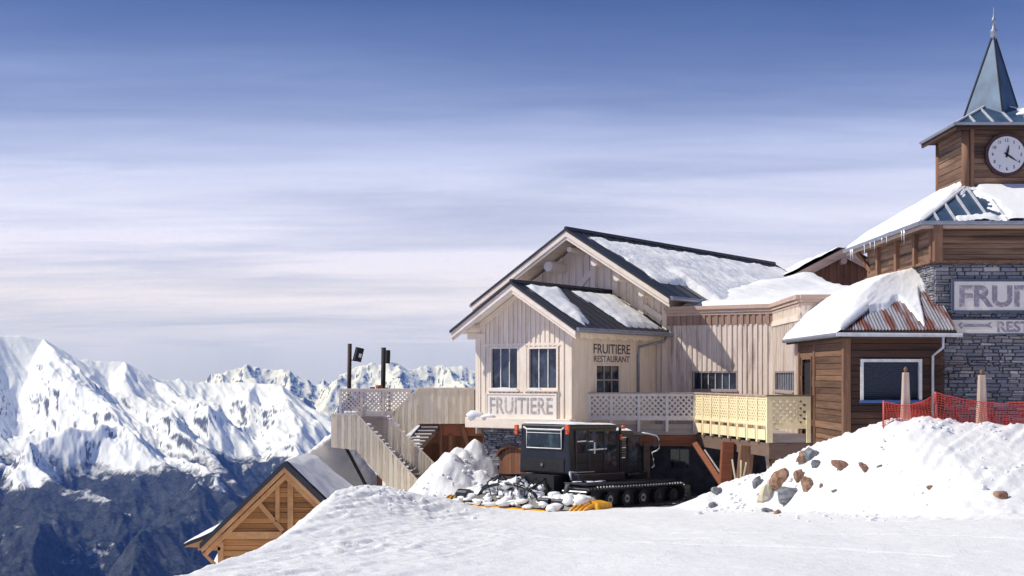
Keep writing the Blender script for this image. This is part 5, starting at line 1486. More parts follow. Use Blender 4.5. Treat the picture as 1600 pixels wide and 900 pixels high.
m_ = MB(); m_.beam(P(593,738,YO+.5), P(593,790,YO+.5), .17, .17, (0,1,0)); m_.build('strut', MT['brown_v'], st)
m_ = MB(); m_.beam(P(604,758,YO+.1), P(598,790,YO+.1), .06, .06, (0,1,0)); m_.build('strut', MT['steel'], st)
# snow along the parapet tops
m_ = MB()
for (xa, ya, xb, yb, Y) in ((563,650,650,746,YO),(606,651,660,705,YI),(535,646,556,646,YO)):
    a, b = P(xa,ya,Y), P(xb,yb,Y); n_ = 16
    for k in range(n_):
        if rnd.random() < .3: continue
        c = a.lerp(b, (k+.5)/n_); blob(m_, c+Vector((0,0,.045)), (rnd.uniform(.05,.10), .05, rnd.uniform(.02,.045)), 8, k)
tag(m_.build('rail_snow', MT['snow'], None, smooth=True), 'broken snow along the sloping stair handrails', kind='stuff')
# low board fence at the foot of the stair
lf = thing('low_fence', P(652,771,YO), 'low cream plank fence with yellow rail at the foot of the stair', 'fence')
A = P(652,0,YO); ln_ = P(727,0,YO).x-A.x
mb = MB(); boards(mb, (A.x,YO-.4,0), d, n, ln_, -4.2, lambda x: P(0,753,YO).z - .07*x/ln_, .12); mb.build('planks', MT['cream_v'], lf)
m_ = MB(); m_.beam((A.x,YO-.43,P(0,751,YO).z), (A.x+ln_,YO-.43,P(0,757,YO).z), .14, .06); m_.build('top_rail', MT['yellow'], lf)

# ------------------------------------------------------------ poles on the terrace
def pole(px_, ytop, Y, r, lab):
    root = thing('lamp_pole', P(px_, 650, Y), lab, 'lamp pole')
    m_ = MB(); m_.tube([P(px_-1, 652, Y), P(px_+.5, ytop, Y)], r, 10); m_.build('pole', MT['black_matt'] if px_ > 570 else MT['pole_br'], root, smooth=True)
    return root
MT['pole_br'] = plain('dark brown pole', (0.035,0.016,0.014), 0.7)
YP = 48.0
r_ = pole(546, 537, YP, .075, 'dark pole with black box lamp tilted forward, left one on the terrace')
c = P(560, 554, YP)
R_ = Matrix.Rotation(math.radians(14), 3, 'Y') @ Matrix.Rotation(math.radians(25), 3, 'Z')
def rbox(mb, c, hx, hy, hz, R): 
    mb.hexa([Vector(c) + R @ Vector((sx*hx, sy*hy, sz*hz)) for sz in (-1,1) for sx, sy in ((-1,-1),(1,-1),(1,1),(-1,1))])
m_ = MB(); rbox(m_, c, .13, .12, .25, R_); h_ = m_.build('lamp_housing', MT['black_matt'], r_, bevel=.02)
m_ = MB(); rbox(m_, c + R_ @ Vector((.03,-.125,-.02)), .05, .01, .07, R_); m_.build('lens', MT['white_paint'], h_)
m_ = MB(); m_.tube([P(547,562,YP), P(556,564,YP)], .02, 6); m_.build('bracket', MT['black_matt'], r_)
r_ = pole(599, 543, YP, .085, 'dark pole with narrow black box lamp fixed flat, right one on the terrace')
c = P(604.5, 557.5, YP-.02); R_ = Matrix.Rotation(math.radians(2), 3, 'Y') @ Matrix.Rotation(math.radians(50), 3, 'Z')
m_ = MB(); rbox(m_, c, .08, .10, .24, R_); m_.build('lamp_housing', MT['black_matt'], r_, bevel=.02)
# pots on the terrace table
def pot(px_, py_, Y, r, h, m, lab):
    p = P(px_, py_, Y); m_ = MB(); zb = -1.44 if False else P(0, 610, Y).z
    m_.tube([(p.x,Y,zb-.02),(p.x,Y,zb+h*.7),(p.x,Y,zb+h)], [r*.65, r, r*.9], 14); o_ = m_.build('flower_pot', m, None, smooth=True); tag(o_, lab, 'flower pot')
pot(592.5, 604, 47.6, .13, .19, MT['terracotta'], 'brown clay pot behind the terrace railing left of the right pole')
pot(582, 604, 47.6, .09, .12, MT['black_matt'], 'small dark pot on the terrace left of the clay pot')
pot(603, 606, 47.6, .08, .10, MT['pole_br'], 'small dark brown pot at the foot of the right terrace pole')
m_ = MB(); m_.box(P(560,0,47.6).x, P(612,0,47.6).x, 47.3, 47.9, P(0,611,47.6).z-.05, P(0,610,47.6).z-.021); tb = thing('terrace_table', P(585,660,47.6), 'wooden table standing behind the terrace lattice railing', 'table')
m_.build('table_top', MT['cabin_t'], tb)
for q in (563, 609):
    m_ = MB(); x = P(q,0,47.6).x; m_.box(x-.04, x+.04, 47.55, 47.65, -1.44, P(0,611,47.6).z-.05); m_.build('leg', MT['cabin_t'], tb)

# ------------------------------------------------------------ log cabin on the lower left
YC = 38.0
cb = thing('log_cabin', (-6.4, 40, -7), 'golden log cabin gable with dark roof below the snow bank', 'cabin')
ap = P(445, 722, YC); el_ = P(314, 849, YC); cs = (ap.z-el_.z)/(ap.x-el_.x)
def cz_(x): return ap.z - cs*abs(x-ap.x)
WXL = P(344, 0, YC+.5).x; WXR = 2*ap.x - WXL
mb = MB(); logs(mb, (0,YC+.5,0), ex, my, lambda z: max(WXL, ap.x-(ap.z-.22-z)/cs), lambda z: min(WXR, ap.x+(ap.z-.22-z)/cs), -8.0, ap.z-.3, .145, .06); mb.build('gable_wall', MT['cabin_h'], cb)
m_ = MB(); m_.prism([(WXL+.02,YC+.52,-8),(WXR-.02,YC+.52,-8),(WXR-.02,YC+.52,cz_(WXR)-.3),(ap.x,YC+.52,ap.z-.3),(WXL+.02,YC+.52,cz_(WXL)-.3)], (0,3.6,0)); m_.build('rear_wall', MT['cabin_h'], cb)
kick = [(ap.x, ap.z+.02), (P(331,0,YC).x, cz_(P(331,0,YC).x)+.02), (P(283,0,YC).x, P(0,852,YC).z)]
prof_l = [(x, z) for x, z in kick]
YR0, YR1 = YC-.02, YC+4.2
m_ = MB()
m_.prism([(prof_l[0][0],YR0,prof_l[0][1]),(prof_l[1][0],YR0,prof_l[1][1]),(prof_l[1][0],YR0,prof_l[1][1]-.14),(prof_l[0][0],YR0,prof_l[0][1]-.14)], (0,YR1-YR0,0))
m_.prism([(prof_l[1][0],YR0+.35,prof_l[1][1]),(prof_l[2][0],YR0+.35,prof_l[2][1]),(prof_l[2][0],YR0+.35,prof_l[2][1]-.08),(prof_l[1][0],YR0+.35,prof_l[1][1]-.14)], (0,YR1-YR0-.35,0))
m_.prism([(ap.x,YR0,ap.z+.02),(2*ap.x-el_.x,YR0,el_.z+.02),(2*ap.x-el_.x,YR0,el_.z-.12),(ap.x,YR0,ap.z-.12)], (0,YR1-YR0,0))
m_.build('roof', MT['roof_edge'], cb)
for sg in (-1, 1):
    e = lambda o_, dz, sg=sg: Vector((ap.x+sg*(ap.x-el_.x+o_), YC, ap.z-cs*(ap.x-el_.x+o_)+dz))
    for o_, dz, hh, yy, mt in ((0.02, .03, .17, -.09, 'roof_edge'), (-.03, -.14, .15, -.04, 'cabin_t'), (-.10, -.33, .17, .12, 'cabin_t')):
        a = e(o_, dz); a.y = YC+yy; b = Vector((ap.x, YC+yy, ap.z+dz))
        m_ = MB(); m_.prism([a, b, b+Vector((0,0,-hh)), a+Vector((0,0,-hh))], (0,.07,0)); m_.build('bargeboard', MT[mt], cb)
m_ = MB(); m_.hexa([(prof_l[2][0]+.02,YR0+.4,prof_l[2][1]-.10),(prof_l[1][0]+.2,YR0+.4,prof_l[2][1]-.12),(prof_l[1][0]+.2,YR1-.1,prof_l[2][1]-.12),(prof_l[2][0]+.02,YR1-.1,prof_l[2][1]-.10),
          (prof_l[2][0]+.02,YR0+.4,prof_l[2][1]-.02),(prof_l[1][0]+.2,YR0+.4,prof_l[1][1]-.10),(prof_l[1][0]+.2,YR1-.1,prof_l[1][1]-.10),(prof_l[2][0]+.02,YR1-.1,prof_l[2][1]-.02)]); m_.build('eave_soffit', MT['cabin_t'], cb)
for (xa, ya, xb, yb, w_, nm) in ((345,846,345,960,.16,'corner_post'),(434,757,434,815,.12,'wall_post'),(454,738,454,830,.16,'wall_post'),(403,784,442,829,.13,'brace'),(350,836,440,836,.20,'tie_beam'),(318,864,343,889,.08,'brace'),(310,857,345,857,.10,'tie_beam'),(404,806,404,812,.01,'peg')):
    m_ = MB(); m_.beam(P(xa,ya,YC+.4), P(xb,yb,YC+.4), .10 if w_ > .05 else .01, w_, (1,0,0) if xa == xb else (0,0,1)); 
    if nm != 'peg': m_.build(nm, MT['cabin_t'], cb)
def cbl(u_, v_): # left slope snow
    x = ap.x + (prof_l[2][0]-ap.x)*v_; z = cz_(x)+.02 if x > prof_l[1][0] else prof_l[1][1] + (prof_l[2][1]-prof_l[1][1])*(prof_l[1][0]-x)/(prof_l[1][0]-prof_l[2][0])
    return Vector((x, YR0+.25+(YR1-YR0-.3)*u_, z+.01))
o = snow_sheet('roof_snow', cbl, up, lambda u_, v_: min(.10, min(u_*4+.0, (v_-.25)*1.5, (1.02-v_)*4)*.12) + .02*nz(u_*4, v_*4, 2), 30, 50, MT['snow']); tag(o, 'thin snow on the far left slope of the log cabin roof', kind='stuff')
def cbr(u_, v_):
    x = ap.x + 2.35*v_; return Vector((x, YR0+.28+(YR1-YR0-.3)*u_, cz_(x)+.03))
o = snow_sheet('roof_snow', cbr, up, lambda u_, v_: min(1, min(u_*4+.25, v_*8)*1)*(.12+.06*nz(u_*4, v_*3, 1.2)) + u_*.35*v_, 30, 40, MT['snow']); tag(o, 'snow on the right slope of the log cabin roof, merging into the bank', kind='stuff')

# ------------------------------------------------------------ rocks in the snow bank
def rock(px_, py_, w_, h_, m, lab, tilt=0, seed=0, out=.05, amp=.42):
    c = hit(px_, py_); sc = c.y/F*1.12; rx, rz = w_*sc/2, h_*sc/2; ry = min(rx, rz)*1.15
    mb = MB(); n_ = 12; rows = 8; vs_ = []; fs = []
    R = Matrix.Rotation(math.radians(tilt), 3, 'Y')
    for i in range(rows+1):
        ph = math.pi*i/rows
        for k in range(n_):
            a = 2*math.pi*k/n_; dd = Vector((math.sin(ph)*math.cos(a), math.sin(ph)*math.sin(a), math.cos(ph)))
            q = mnoise.fractal(dd*.9+Vector((seed*1.7, seed, -seed*.6)), 1.0, 2.0, 3)
            bx = max(abs(dd.x), abs(dd.y), abs(dd.z)); k_ = (1/bx)**.35*(.92+amp*q)
            p = R @ Vector((dd.x*rx*k_, dd.y*ry*k_, dd.z*rz*k_)); vs_.append(c + p + Vector((0,-ry*out,0)))
    for i in range(rows):
        for k in range(n_): fs.append((i*n_+k, (i+1)*n_+k, (i+1)*n_+(k+1)%n_, i*n_+(k+1)%n_))
    mb.add(vs_, fs); o_ = mb.build('rock', MT[m], None); tag(o_, lab, 'rock', 'rocks sticking out of the snow bank')
rock(1218,754,27,33,'rock_brown','large rounded brown rock above the wide grey one',5,1)
rock(1233,774,38,24,'rock_grey','wide flat grey rock, largest in the snow bank',-18,2)
rock(1196,776,22,36,'rock_pale','tall pale yellowish rock left of the wide grey rock',12,3)
rock(1183,758,14,26,'rock_grey','narrow grey rock at the left end of the bank',-8,4)
rock(1258,716,22,20,'rock_brown','brown and jagged rock high on the bank left of the small dark stone',20,5)
rock(1267,714,20,20,'rock_grey','grey block leaning on the upper jagged brown rock',30,15)
rock(1275,727,14,13,'rock_grey','small dark round stone below the upper jagged rock',0,6)
rock(1316,728,32,15,'rock_brown','long flat brown rock in mid bank',28,7)
rock(1353,737,28,9,'rock_brown','slanted brown slab, rightmost of the rock cluster',52,8)
rock(1248,748,15,26,'rock_brown','dark brown upright rock right of the large round one',-10,9)
rock(1263,762,19,25,'rock_brown','brown wedge rock at the right end of the wide grey rock',-15,10)
rock(1283,760,6,8,'rock_brown','tiny reddish stone right of the brown wedge rock',0,11)
rock(1243,702,16,8,'rock_brown','small brown rock on the crest of the bank under the deck corner',-30,12)
rock(1222,708,22,10,'rock_grey','grey rock on the bank crest left of the small brown one',-38,13)
rock(1194,738,10,12,'rock_grey','small dark jagged stone above the narrow grey rock',10,14,amp=.6)
rock(1563,777,21,17,'rock_brown','lone dark brown stone at the far right of the bank',0,16)
rock(1455,763,12,6,'rock_brown','small reddish stone alone in the streaked snow',0,17)
rock(1198,800,18,11,'rock_grey','dark broken stone at the foot of the pale rock',10,18,amp=.6)
rock(1215,803,9,12,'rock_brown','small brown shard at the foot of the bank',35,19)
rock(1304,768,8,6,'rock_grey','tiny dark stone below the flat brown rock',0,20)
rock(1120,768,16,14,'rock_grey','grey stone at the left tip of the bank by the track vehicle',20,21)
rock(1113,792,12,10,'rock_grey','low grey stone beside the front of the track vehicle',0,22)
rock(1374,729,10,4,'rock_grey','thin dark stone chip right of the slanted slab',-30,23)

# ------------------------------------------------------------ safety net, posts, stakes
YN = 32.1
nx0, nx1 = P(1380,0,YN).x, 16.5
pole_x = P(1463,0,YN).x
def ntop(x):
    ks = [(nx0, P(0,628,YN).z), (P(1415,0,YN).x, P(0,634,YN).z), (P(1440,0,YN).x, P(0,628,YN).z), (pole_x, P(0,614,YN).z), (P(1500,0,YN).x, P(0,623,YN).z), (P(1540,0,YN).x, P(0,629,YN).z), (P(1565,0,YN).x, P(0,631,YN).z), (P(1600,0,YN).x, P(0,628,YN).z), (16.5, -.5)]
    return float(np.interp(x, [k[0] for k in ks], [k[1] for k in ks]))
def nbot(x): return Hz(x, YN) - .02
net = thing('safety_net', (nx0, YN, nbot(nx0)), 'red plastic safety net strung along the snow crest before the hut and tower', 'net')
m_ = MB(); cols = int((nx1-nx0)/.075); rows = 11
def npnt(x, f_): return Vector((x + .02*math.sin(x*9+f_*5), YN + .05*math.sin(x*1.7) + .025*math.sin(f_*6+x*3), nbot(x) + (ntop(x)-nbot(x))*(f_ + .012*math.sin(x*13+f_*9))))
def ribbon(pts, w_, vertical):
    for a, b in zip(pts[:-1], pts[1:]):
        o_ = Vector((w_/2,0,0)) if vertical else Vector((0,0,w_/2)); e_ = Vector((0,.006,0))
        m_.hexa([a-o_, b-o_, b-o_+e_, a-o_+e_, a+o_, b+o_, b+o_+e_, a+o_+e_])
for j in range(rows+1):
    f_ = j/rows; ribbon([npnt(nx0 + (nx1-nx0)*i/90, f_) for i in range(91)], .026 if j in (0, rows) else .013, False)
for i in range(cols+1):
    x = nx0 + (nx1-nx0)*i/cols; ribbon([npnt(x, j/5) for j in range(6)], .010, True)
m_.build('mesh', MT['net'], net)
for x, zt_, r in ((nx0, ntop(nx0)+.03, .022), (pole_x, P(0,545,YN).z, .0), (13.6, -.3, .022)):
    if r: m_ = MB(); m_.tube([(x,YN-.03,nbot(x)-.1),(x,YN-.03,zt_)], r, 8); m_.build('net_pole', MT['net_pole'], net, smooth=True)
m_ = MB(); m_.tube([(pole_x-.0,YN-.03,nbot(pole_x)-.1),(pole_x-.03,YN-.03,P(0,612,YN).z)], .03, 8); m_.build('net_pole', MT['net_pole'], net, smooth=True)
def wpost(px_, ytop, Y, w_, lab):
    p = P(px_, 0, Y); zb = Hz(p.x, Y)-.2; zt_ = P(0, ytop+9, Y).z
    root = thing('wooden_post', (p.x, Y, zb), lab, 'post')
    wt = w_*.62; m_ = MB()
    m_.hexa([(p.x-w_/2,Y-w_/2,zb),(p.x+w_/2,Y-w_/2,zb),(p.x+w_/2,Y+w_/2,zb),(p.x-w_/2,Y+w_/2,zb),(p.x-wt/2,Y-wt/2,zt_),(p.x+wt/2,Y-wt/2,zt_),(p.x+wt/2,Y+wt/2,zt_),(p.x-wt/2,Y+wt/2,zt_)])
    m_.build('shaft', MT['post_pale'], root, bevel=.015)
    m_ = MB(); m_.tube([(p.x,Y,zt_-.01),(p.x,Y,zt_+.03),(p.x,Y,zt_+.06),(p.x,Y,zt_+.10),(p.x,Y,zt_+.14)], [.045,.03,.05,.045,.012], 10); m_.build('cap', MT['post_v'], root, smooth=True)
MT['post_pale'] = wood('pale worn post', (0.42,0.31,0.25), (0.66,0.53,0.45), (0.22,0.13,0.10), V, 0.2, 0.6)
wpost(1415, 573, 32.4, .22, 'tapered wooden post standing in front of the hut hatch')
wpost(1534, 577, 32.4, .24, 'tapered wooden post standing in front of the stone tower wall')
b0 = hit(1152, 768)
for (xa, ya, xb, yb, s_) in ((1144,718,1152,762,'left, leaning left'),(1158,719,1156,762,'middle, upright'),(1166,722,1157,762,'right, leaning right')):
    Y = 35.75; m_ = MB(); m_.beam(P(xb,yb+6,Y), P(xa,ya,Y), .055, .035); o = m_.build('wooden_stake', MT['yellow'], None); tag(o, 'pale split stake stuck in the snow lump under the deck, %s' % s_, 'stake', 'stakes under the deck')

# ------------------------------------------------------------ snow groomer
MT['rubber_grey'] = plain('grey rubber seal', (0.05,0.055,0.07), 0.6)
G0 = Vector((1.65, 38.5, 0)); gl = Vector((.652, .758, 0)); gw = Vector((.758, -.652, 0))
ZG = -3.83
def G(a, b, h): return Vector((G0.x+gl.x*a+gw.x*b, G0.y+gl.y*a+gw.y*b, ZG - .03*a + h))
def gbox(mb, a0, a1, b0, b1, h0, h1, ta=0, tb=0, ta1=None):
    """tapered box: ta/tb shrink the top"""
    ta1 = ta if ta1 is None else ta1
    mb.hexa([G(a0,b0,h0),G(a0,b1,h0),G(a1,b1,h0),G(a1,b0,h0),G(a0+ta,b0+tb,h1),G(a0+ta,b1-tb,h1),G(a1-ta1,b1-tb,h1),G(a1-ta1,b0+tb,h1)])
gr_ = thing('snow_groomer', G(2, -.9, 0), 'black tracked snow groomer with passenger cabin parked before the stone base', 'snow groomer')
m_ = MB(); gbox(m_, 0, 2.38, -1.9, 0, .98, 2.42, .03, .05); cab = m_.build('passenger_cabin', MT['black'], gr_, bevel=.05)
m_ = MB(); m_.hexa([G(2.5,-1.85,.95),G(2.5,-.04,.95),G(3.75,-.04,.95),G(3.75,-1.85,.95),G(2.5,-1.78,2.24),G(2.5,-.10,2.24),G(3.30,-.10,2.24),G(3.30,-1.78,2.24)]); dc = m_.build('driver_cab', MT['black'], gr_, bevel=.05)
m_ = MB(); gbox(m_, -.35, 4.3, -1.6, -.3, .45, .96); m_.build('chassis', MT['black_matt'], gr_)
m_ = MB(); gbox(m_, -.3, 4.2, .02, .85, .72, .79); m_.build('fender', MT['black'], gr_, bevel=.015)
m_ = MB(); gbox(m_, -.3, 4.2, -2.75, -1.92, .72, .79); m_.build('fender', MT['black'], gr_, bevel=.015)
m_ = MB(); gbox(m_, .05, 2.3, -.02, .30, .80, 1.02); m_.build('side_box', MT['black'], gr_, bevel=.02)
# rear window, rim, lights
def gr_rear(px_, py_): return along(px_, py_, G(0,0,0), gw)      # -> b, z
b0_, zt_ = gr_rear(824, 670); b1_, _ = gr_rear(878, 670); _, zb_ = gr_rear(850, 700)
m_ = MB(); m_.obox(G(0,0,0), gw, -gl, b0_, b1_, -.02, .012, zb_, zt_); rw = m_.build('rear_window', MT['glass_v'], cab)
m_ = MB(); o_ = -gl*.03
fr = [Vector((G(0,b,0).x, G(0,b,0).y, z)) + o_ for b, z in ((b0_-.12, zt_+.06),(b0_, zt_+.0),(b1_, zt_+.0),(b1_+.10, zt_+.07))]
m_.tube(fr, .028, 6); m_.tube([fr[1], Vector((fr[1].x, fr[1].y, zb_))], .012, 6); m_.tube([fr[2], Vector((fr[2].x, fr[2].y, zb_)), Vector((fr[1].x, fr[1].y, zb_))], .017, 6)
m_.tube([fr[1]+Vector((0,0,-.1)), fr[2]+Vector((0,0,-.1))], .012, 6)
m_.build('window_rim', MT['white_paint'], rw, smooth=True)
for px_, nm in ((810, 'left'), (889, 'right')):
    b_, z_ = gr_rear(px_, 668); b_ = min(b_, .06)
    for k, (dz, mt, hh, ww) in enumerate(((0, 'orange_red', .085, .06), (-.15, 'lamp_red', .045, .045))):
        m_ = MB(); c = Vector((G(0,b_,0).x, G(0,b_,0).y, z_+dz)) - gl*.08; m_.obox(c, gw, gl, -ww, ww, -.04, .04, c.z-hh, c.z+hh); m_.build('rear_lamp', MT.get(mt, MT['orange_red']), gr_, bevel=.012)
    m_ = MB(); m_.tube([Vector((G(0,b_,0).x, G(0,b_,0).y, z_)) - gl*.05, G(.02, max(-1.85, min(-.05, b_)), 2.2)], .018, 6); m_.build('lamp_bracket', MT['white_paint'], gr_)
# side windows and doors (right side, b = 0)
def gside(px_, py_): return along(px_, py_, G(0,0,0), gl)      # -> a, z
def gpanel(x0, y0, x1, y1, mt, nm, par, out=.012, thick=.02):
    a0, zt2 = gside(x0, y0); a1, _ = gside(x1, y0); _, zb2 = gside((x0+x1)/2, y1)
    m_ = MB(); m_.obox(G(0,0,0), gl, gw, a0, a1, out-thick-.03, out, zb2, zt2); return m_.build(nm, MT[mt], par)
for q in ((902,674,919,708),(921,674,943,708)): gpanel(*q, 'glass', 'side_window', cab, -.01)
w3 = gpanel(946, 674, 964, 735, 'glass', 'cabin_door', cab, -.008)
for q in ((902,689,916,690.5),(919,689,927,690.5),(928.5,691,930,709),(919,702,948,703)): gpanel(*q, 'white_paint', 'window_bar', cab, .004, .008)
gpanel(983, 684, 1003, 742, 'glass', 'driver_door', dc, -.05)
for k in range(9):
    y_ = 683 + k*3.9; gpanel(973, y_, 979.5 - (k % 3)*.7, y_+1.6, 'steel' if k % 4 else 'white_paint', 'air_vent', gr_, -.02, .01)
gpanel(969, 668, 971.5, 742, 'black_matt', 'panel_gap', gr_, -.01, .02)
m_ = MB(); a = G(3.36,-.2,2.1); m_.hexa([G(3.76,-1.7,1.35),G(3.76,-.2,1.35),G(3.74,-.2,1.33),G(3.74,-1.7,1.33),G(3.36,-1.62,2.15),G(3.36,-.25,2.15),G(3.34,-.25,2.15),G(3.34,-1.62,2.15)]); m_.build('windscreen', MT['glass_v'], dc)
for z_ in (1.32, 2.30):
    m_ = MB(); m_.obox(G(0,0,0), gl, gw, .06, 2.32, -.03, .012 if z_ < 2 else -.022, G(1,0,z_).z-.012, G(1,0,z_).z+.012); m_.build('trim_strip', MT['black_matt'], cab)
for q in (900.5, 920, 944.5, 965.5):
    a_, zz = gside(q, 673); _, z2 = gside(q, 738)
    m_ = MB(); m_.obox(G(0,0,0), gl, gw, a_-.012, a_+.012, -.04, .016, z2, zz); m_.build('window_post', MT['rubber_grey'], cab)
for k in range(3):
    m_ = MB(); m_.tube([G(-.05,-1.5+.12*k,.95), G(-.35,-1.5+.16*k,.7), G(-.5,-1.45+.12*k,.35)], .022, 7); m_.build('rear_hose', MT['black_matt'], gr_, smooth=True)
m_ = MB(); m_.obox(G(0,0,0), gw, -gl, -1.75, -.2, .0, .018, G(0,-1,1.06).z, G(0,-1,1.42).z); m_.build('engine_hatch', MT['black_matt'], cab)
m_ = MB(); m_.tube([G(-.03,-1.0,1.24), G(-.05,-1.0,1.24)], .05, 10); m_.build('hatch_latch', MT['steel'], cab)
# mirror arm
Ym = G(3.4,.1,0).y
m_ = MB(); m_.tube([P(1003,676,Ym-.3), P(1014,678,Ym-.3), P(1026,681,Ym-.3), P(1029.5,686,Ym-.3), P(1030,700,Ym-.3), P(1026,704,Ym-.3), P(1019,707,Ym-.3), P(1021,718,Ym-.3), P(1022,728,Ym-.3), P(1018,731,Ym-.3)], .022, 8); ma = m_.build('mirror_arm', MT['zinc_white'], gr_, smooth=True)
m_ = MB(); c = P(1024, 692, Ym-.32); rbox(m_, c, .045, .03, .13, Matrix.Identity(3)); m_.build('mirror', MT['black'], ma, bevel=.01)
m_ = MB(); c = G(2.75,-.1,2.31); m_.tube([c, c+Vector((0,0,.10))], .06, 10); m_.build('beacon', MT['orange_red'], gr_, smooth=True)
m_ = MB(); c = G(2.42,.05,1.98); m_.tube([c, c+Vector((0,0,.16))], .04, 10); m_.build('marker_lamp', MT['orange_red'], gr_, smooth=True)
m_ = MB(); m_.tube([G(.2,.03,1.05), G(-.05,.05,1.06), G(-.12,.12,.98), G(-.1,.13,.85)], .035, 8); m_.tube([G(-.05,.05,1.05), G(1.1,.05,1.06)], .018, 6); m_.build('grab_rail', MT['zinc_white'], gr_, smooth=True)
# tracks
def track(b0, b1):
    a0, a1, r = -.15, 4.35, .30; cpts = []
    for k in range(9): an = math.pi/2 + math.pi*k/8; cpts.append((a0+r*math.cos(an), r+r*math.sin(an)+.02))
    for k in range(9): an = -math.pi/2 + math.pi*k/8; cpts.append((a1+r*.9*math.cos(an), r+.06+r*math.sin(an)*.9+.03))
    m_ = MB(); n_ = len(cpts)
    for i in range(n_):
        (x0, z0), (x1, z1) = cpts[i], cpts[(i+1) % n_]
        m_.hexa([G(x0,b0,z0),G(x0,b1,z0),G(x1,b1,z1),G(x1,b0,z1),G(x0*.99+.02,b0,z0*.86+.045),G(x0*.99+.02,b1,z0*.86+.045),G(x1*.99+.02,b1,z1*.86+.045),G(x1*.99+.02,b0,z1*.86+.045)])
    tr = m_.build('track', MT['black_matt'], gr_)
    per = []
    for i in range(n_):
        (x0, z0), (x1, z1) = cpts[i], cpts[(i+1) % n_]; ln = math.hypot(x1-x0, z1-z0); k = max(1, round(ln/.155))
        for j in range(k): per.append((x0+(x1-x0)*j/k, z0+(z1-z0)*j/k, x1-x0, z1-z0))
    m_ = MB()
    for x, z, dx, dz in per:
        l_ = math.hypot(dx, dz); nx_, nz_ = dz/l_, -dx/l_
        a, b = G(x, b0-.03, z), G(x, b1+.03, z); off_ = gl*(nx_*-.05) + Vector((0,0,nz_*-.05)); 
        cx = Vector(((a.x+b.x)/2,(a.y+b.y)/2,a.z))
        out = (gl*(x-2.1) + Vector((0,0,z-.33)));
        off_ = off_ if off_.dot(out) > 0 else -off_
        w_ = (gl*(dx/l_) + Vector((0,0,dz/l_)))*.018
        m_.hexa([a-w_, b-w_, b+w_, a+w_, a-w_+off_, b-w_+off_, b+w_+off_, a+w_+off_])
    m_.build('cleats', MT['steel'], tr)
    for k in range(6):
        a = .05 + k*.82; r_ = .235
        m_ = MB(); m_.tube([G(a,b1-.22,r_+.06), G(a,b1-.09,r_+.06)], r_-.02, 20); wh = m_.build('wheel', MT['black_matt'], tr, smooth=False)
        m_ = MB(); m_.tube([G(a,b1-.10,r_+.06), G(a,b1-.07,r_+.06)], .12, 18); hb = m_.build('rim', MT['steel'] if k < 4 else MT['black_matt'], tr)
        m_ = MB(); m_.tube([G(a,b1-.08,r_+.06), G(a,b1-.045,r_+.06)], .05, 10); m_.build('hub', MT['black'], tr)
track(.08, .88); track(-2.78, -1.98)
m_ = MB(); gbox(m_, -.05, 4.2, .1, .62, .12, .55); m_.build('track_frame', MT['black_matt'], gr_)
# front blade
m_ = MB()
for i in range(5):
    h0, h1 = i*.11+.03, i*.11+.145; c0, c1 = .16*math.cos((i/8-.5)*2.6), .16*math.cos(((i+1)/8-.5)*2.6)
    m_.hexa([G(5.1-c0,-2.7,h0),G(5.1-c0,.85,h0),G(5.15-c0,.85,h0),G(5.15-c0,-2.7,h0),G(5.1-c1,-2.7,h1),G(5.1-c1,.85,h1),G(5.15-c1,.85,h1),G(5.15-c1,-2.7,h1)])
m_.build('front_blade', MT['black_matt'], gr_)
for b_ in (-1.5, -.4, .4):
    m_ = MB(); m_.beam(G(4.2,b_,.5), G(5.15,b_,.38), .09, .12); m_.build('blade_arm', MT['steel'] if b_ > 0 else MT['black'], gr_)
# rear tiller
MT['lamp_red'] = plain('red lamp', (0.55,0.02,0.02), 0.3)
ti = MB(); n_ = 14
for i in range(n_):
    b0, b1 = -3.35 + 4.7*i/n_, -3.35 + 4.7*(i+1)/n_-.01
    ti.hexa([G(-1.35,b0,.10),G(-1.35,b1,.10),G(-.75,b1,.10),G(-.75,b0,.10),G(-1.22,b0,.34),G(-1.22,b1,.34),G(-.85,b1,.42),G(-.85,b0,.42)])
tl_ = ti.build('tiller', MT['black'], gr_)
m_ = MB(); m_.hexa([G(-1.5,-3.45,-.0),G(-1.5,1.55,-.0),G(-1.38,1.55,.0),G(-1.38,-3.45,.0),G(-1.47,-3.45,.03),G(-1.47,1.55,.03),G(-1.36,1.5,.055),G(-1.36,-3.4,.055)]); m_.build('tiller_comb', MT['orange'], tl_)
for side_, bb in ((-1, -3.45), (1, 1.55)):
    for k in range(4):
        m_ = MB(); pts = []
        for j in range(9):
            an = -.2 + 1.9*j/8; rr = .36
            pts.append(G(-1.45+.10*k*0 + rr*(1-math.cos(an))*.9, bb - side_*.15*k + side_*.16*math.sin(an), .02 + rr*.75*math.sin(an*.8)*(1 if side_ > 0 else .75)))
        for a, b in zip(pts[:-1], pts[1:]): m_.beam(a, b, .10, .03, gw)
        m_.build('side_flap', MT['orange'], tl_)
m_ = MB(); m_.hexa([G(-1.0,1.35,.10),G(-1.0,1.75,.10),G(-.3,1.75,.12),G(-.3,1.35,.12),G(-.95,1.35,.40),G(-.95,1.72,.34),G(-.3,1.72,.30),G(-.3,1.35,.36)]); m_.build('side_plate', MT['orange'], tl_)
m_ = MB(); arch = [G(-1.2,-2.45+2.3*j/12, .28 + .42*math.sin(min(1, max(0, j/12))*math.pi)**.5) for j in range(13)]; m_.tube(arch, .045, 8); m_.build('hoop', MT['black'], tl_, smooth=True)
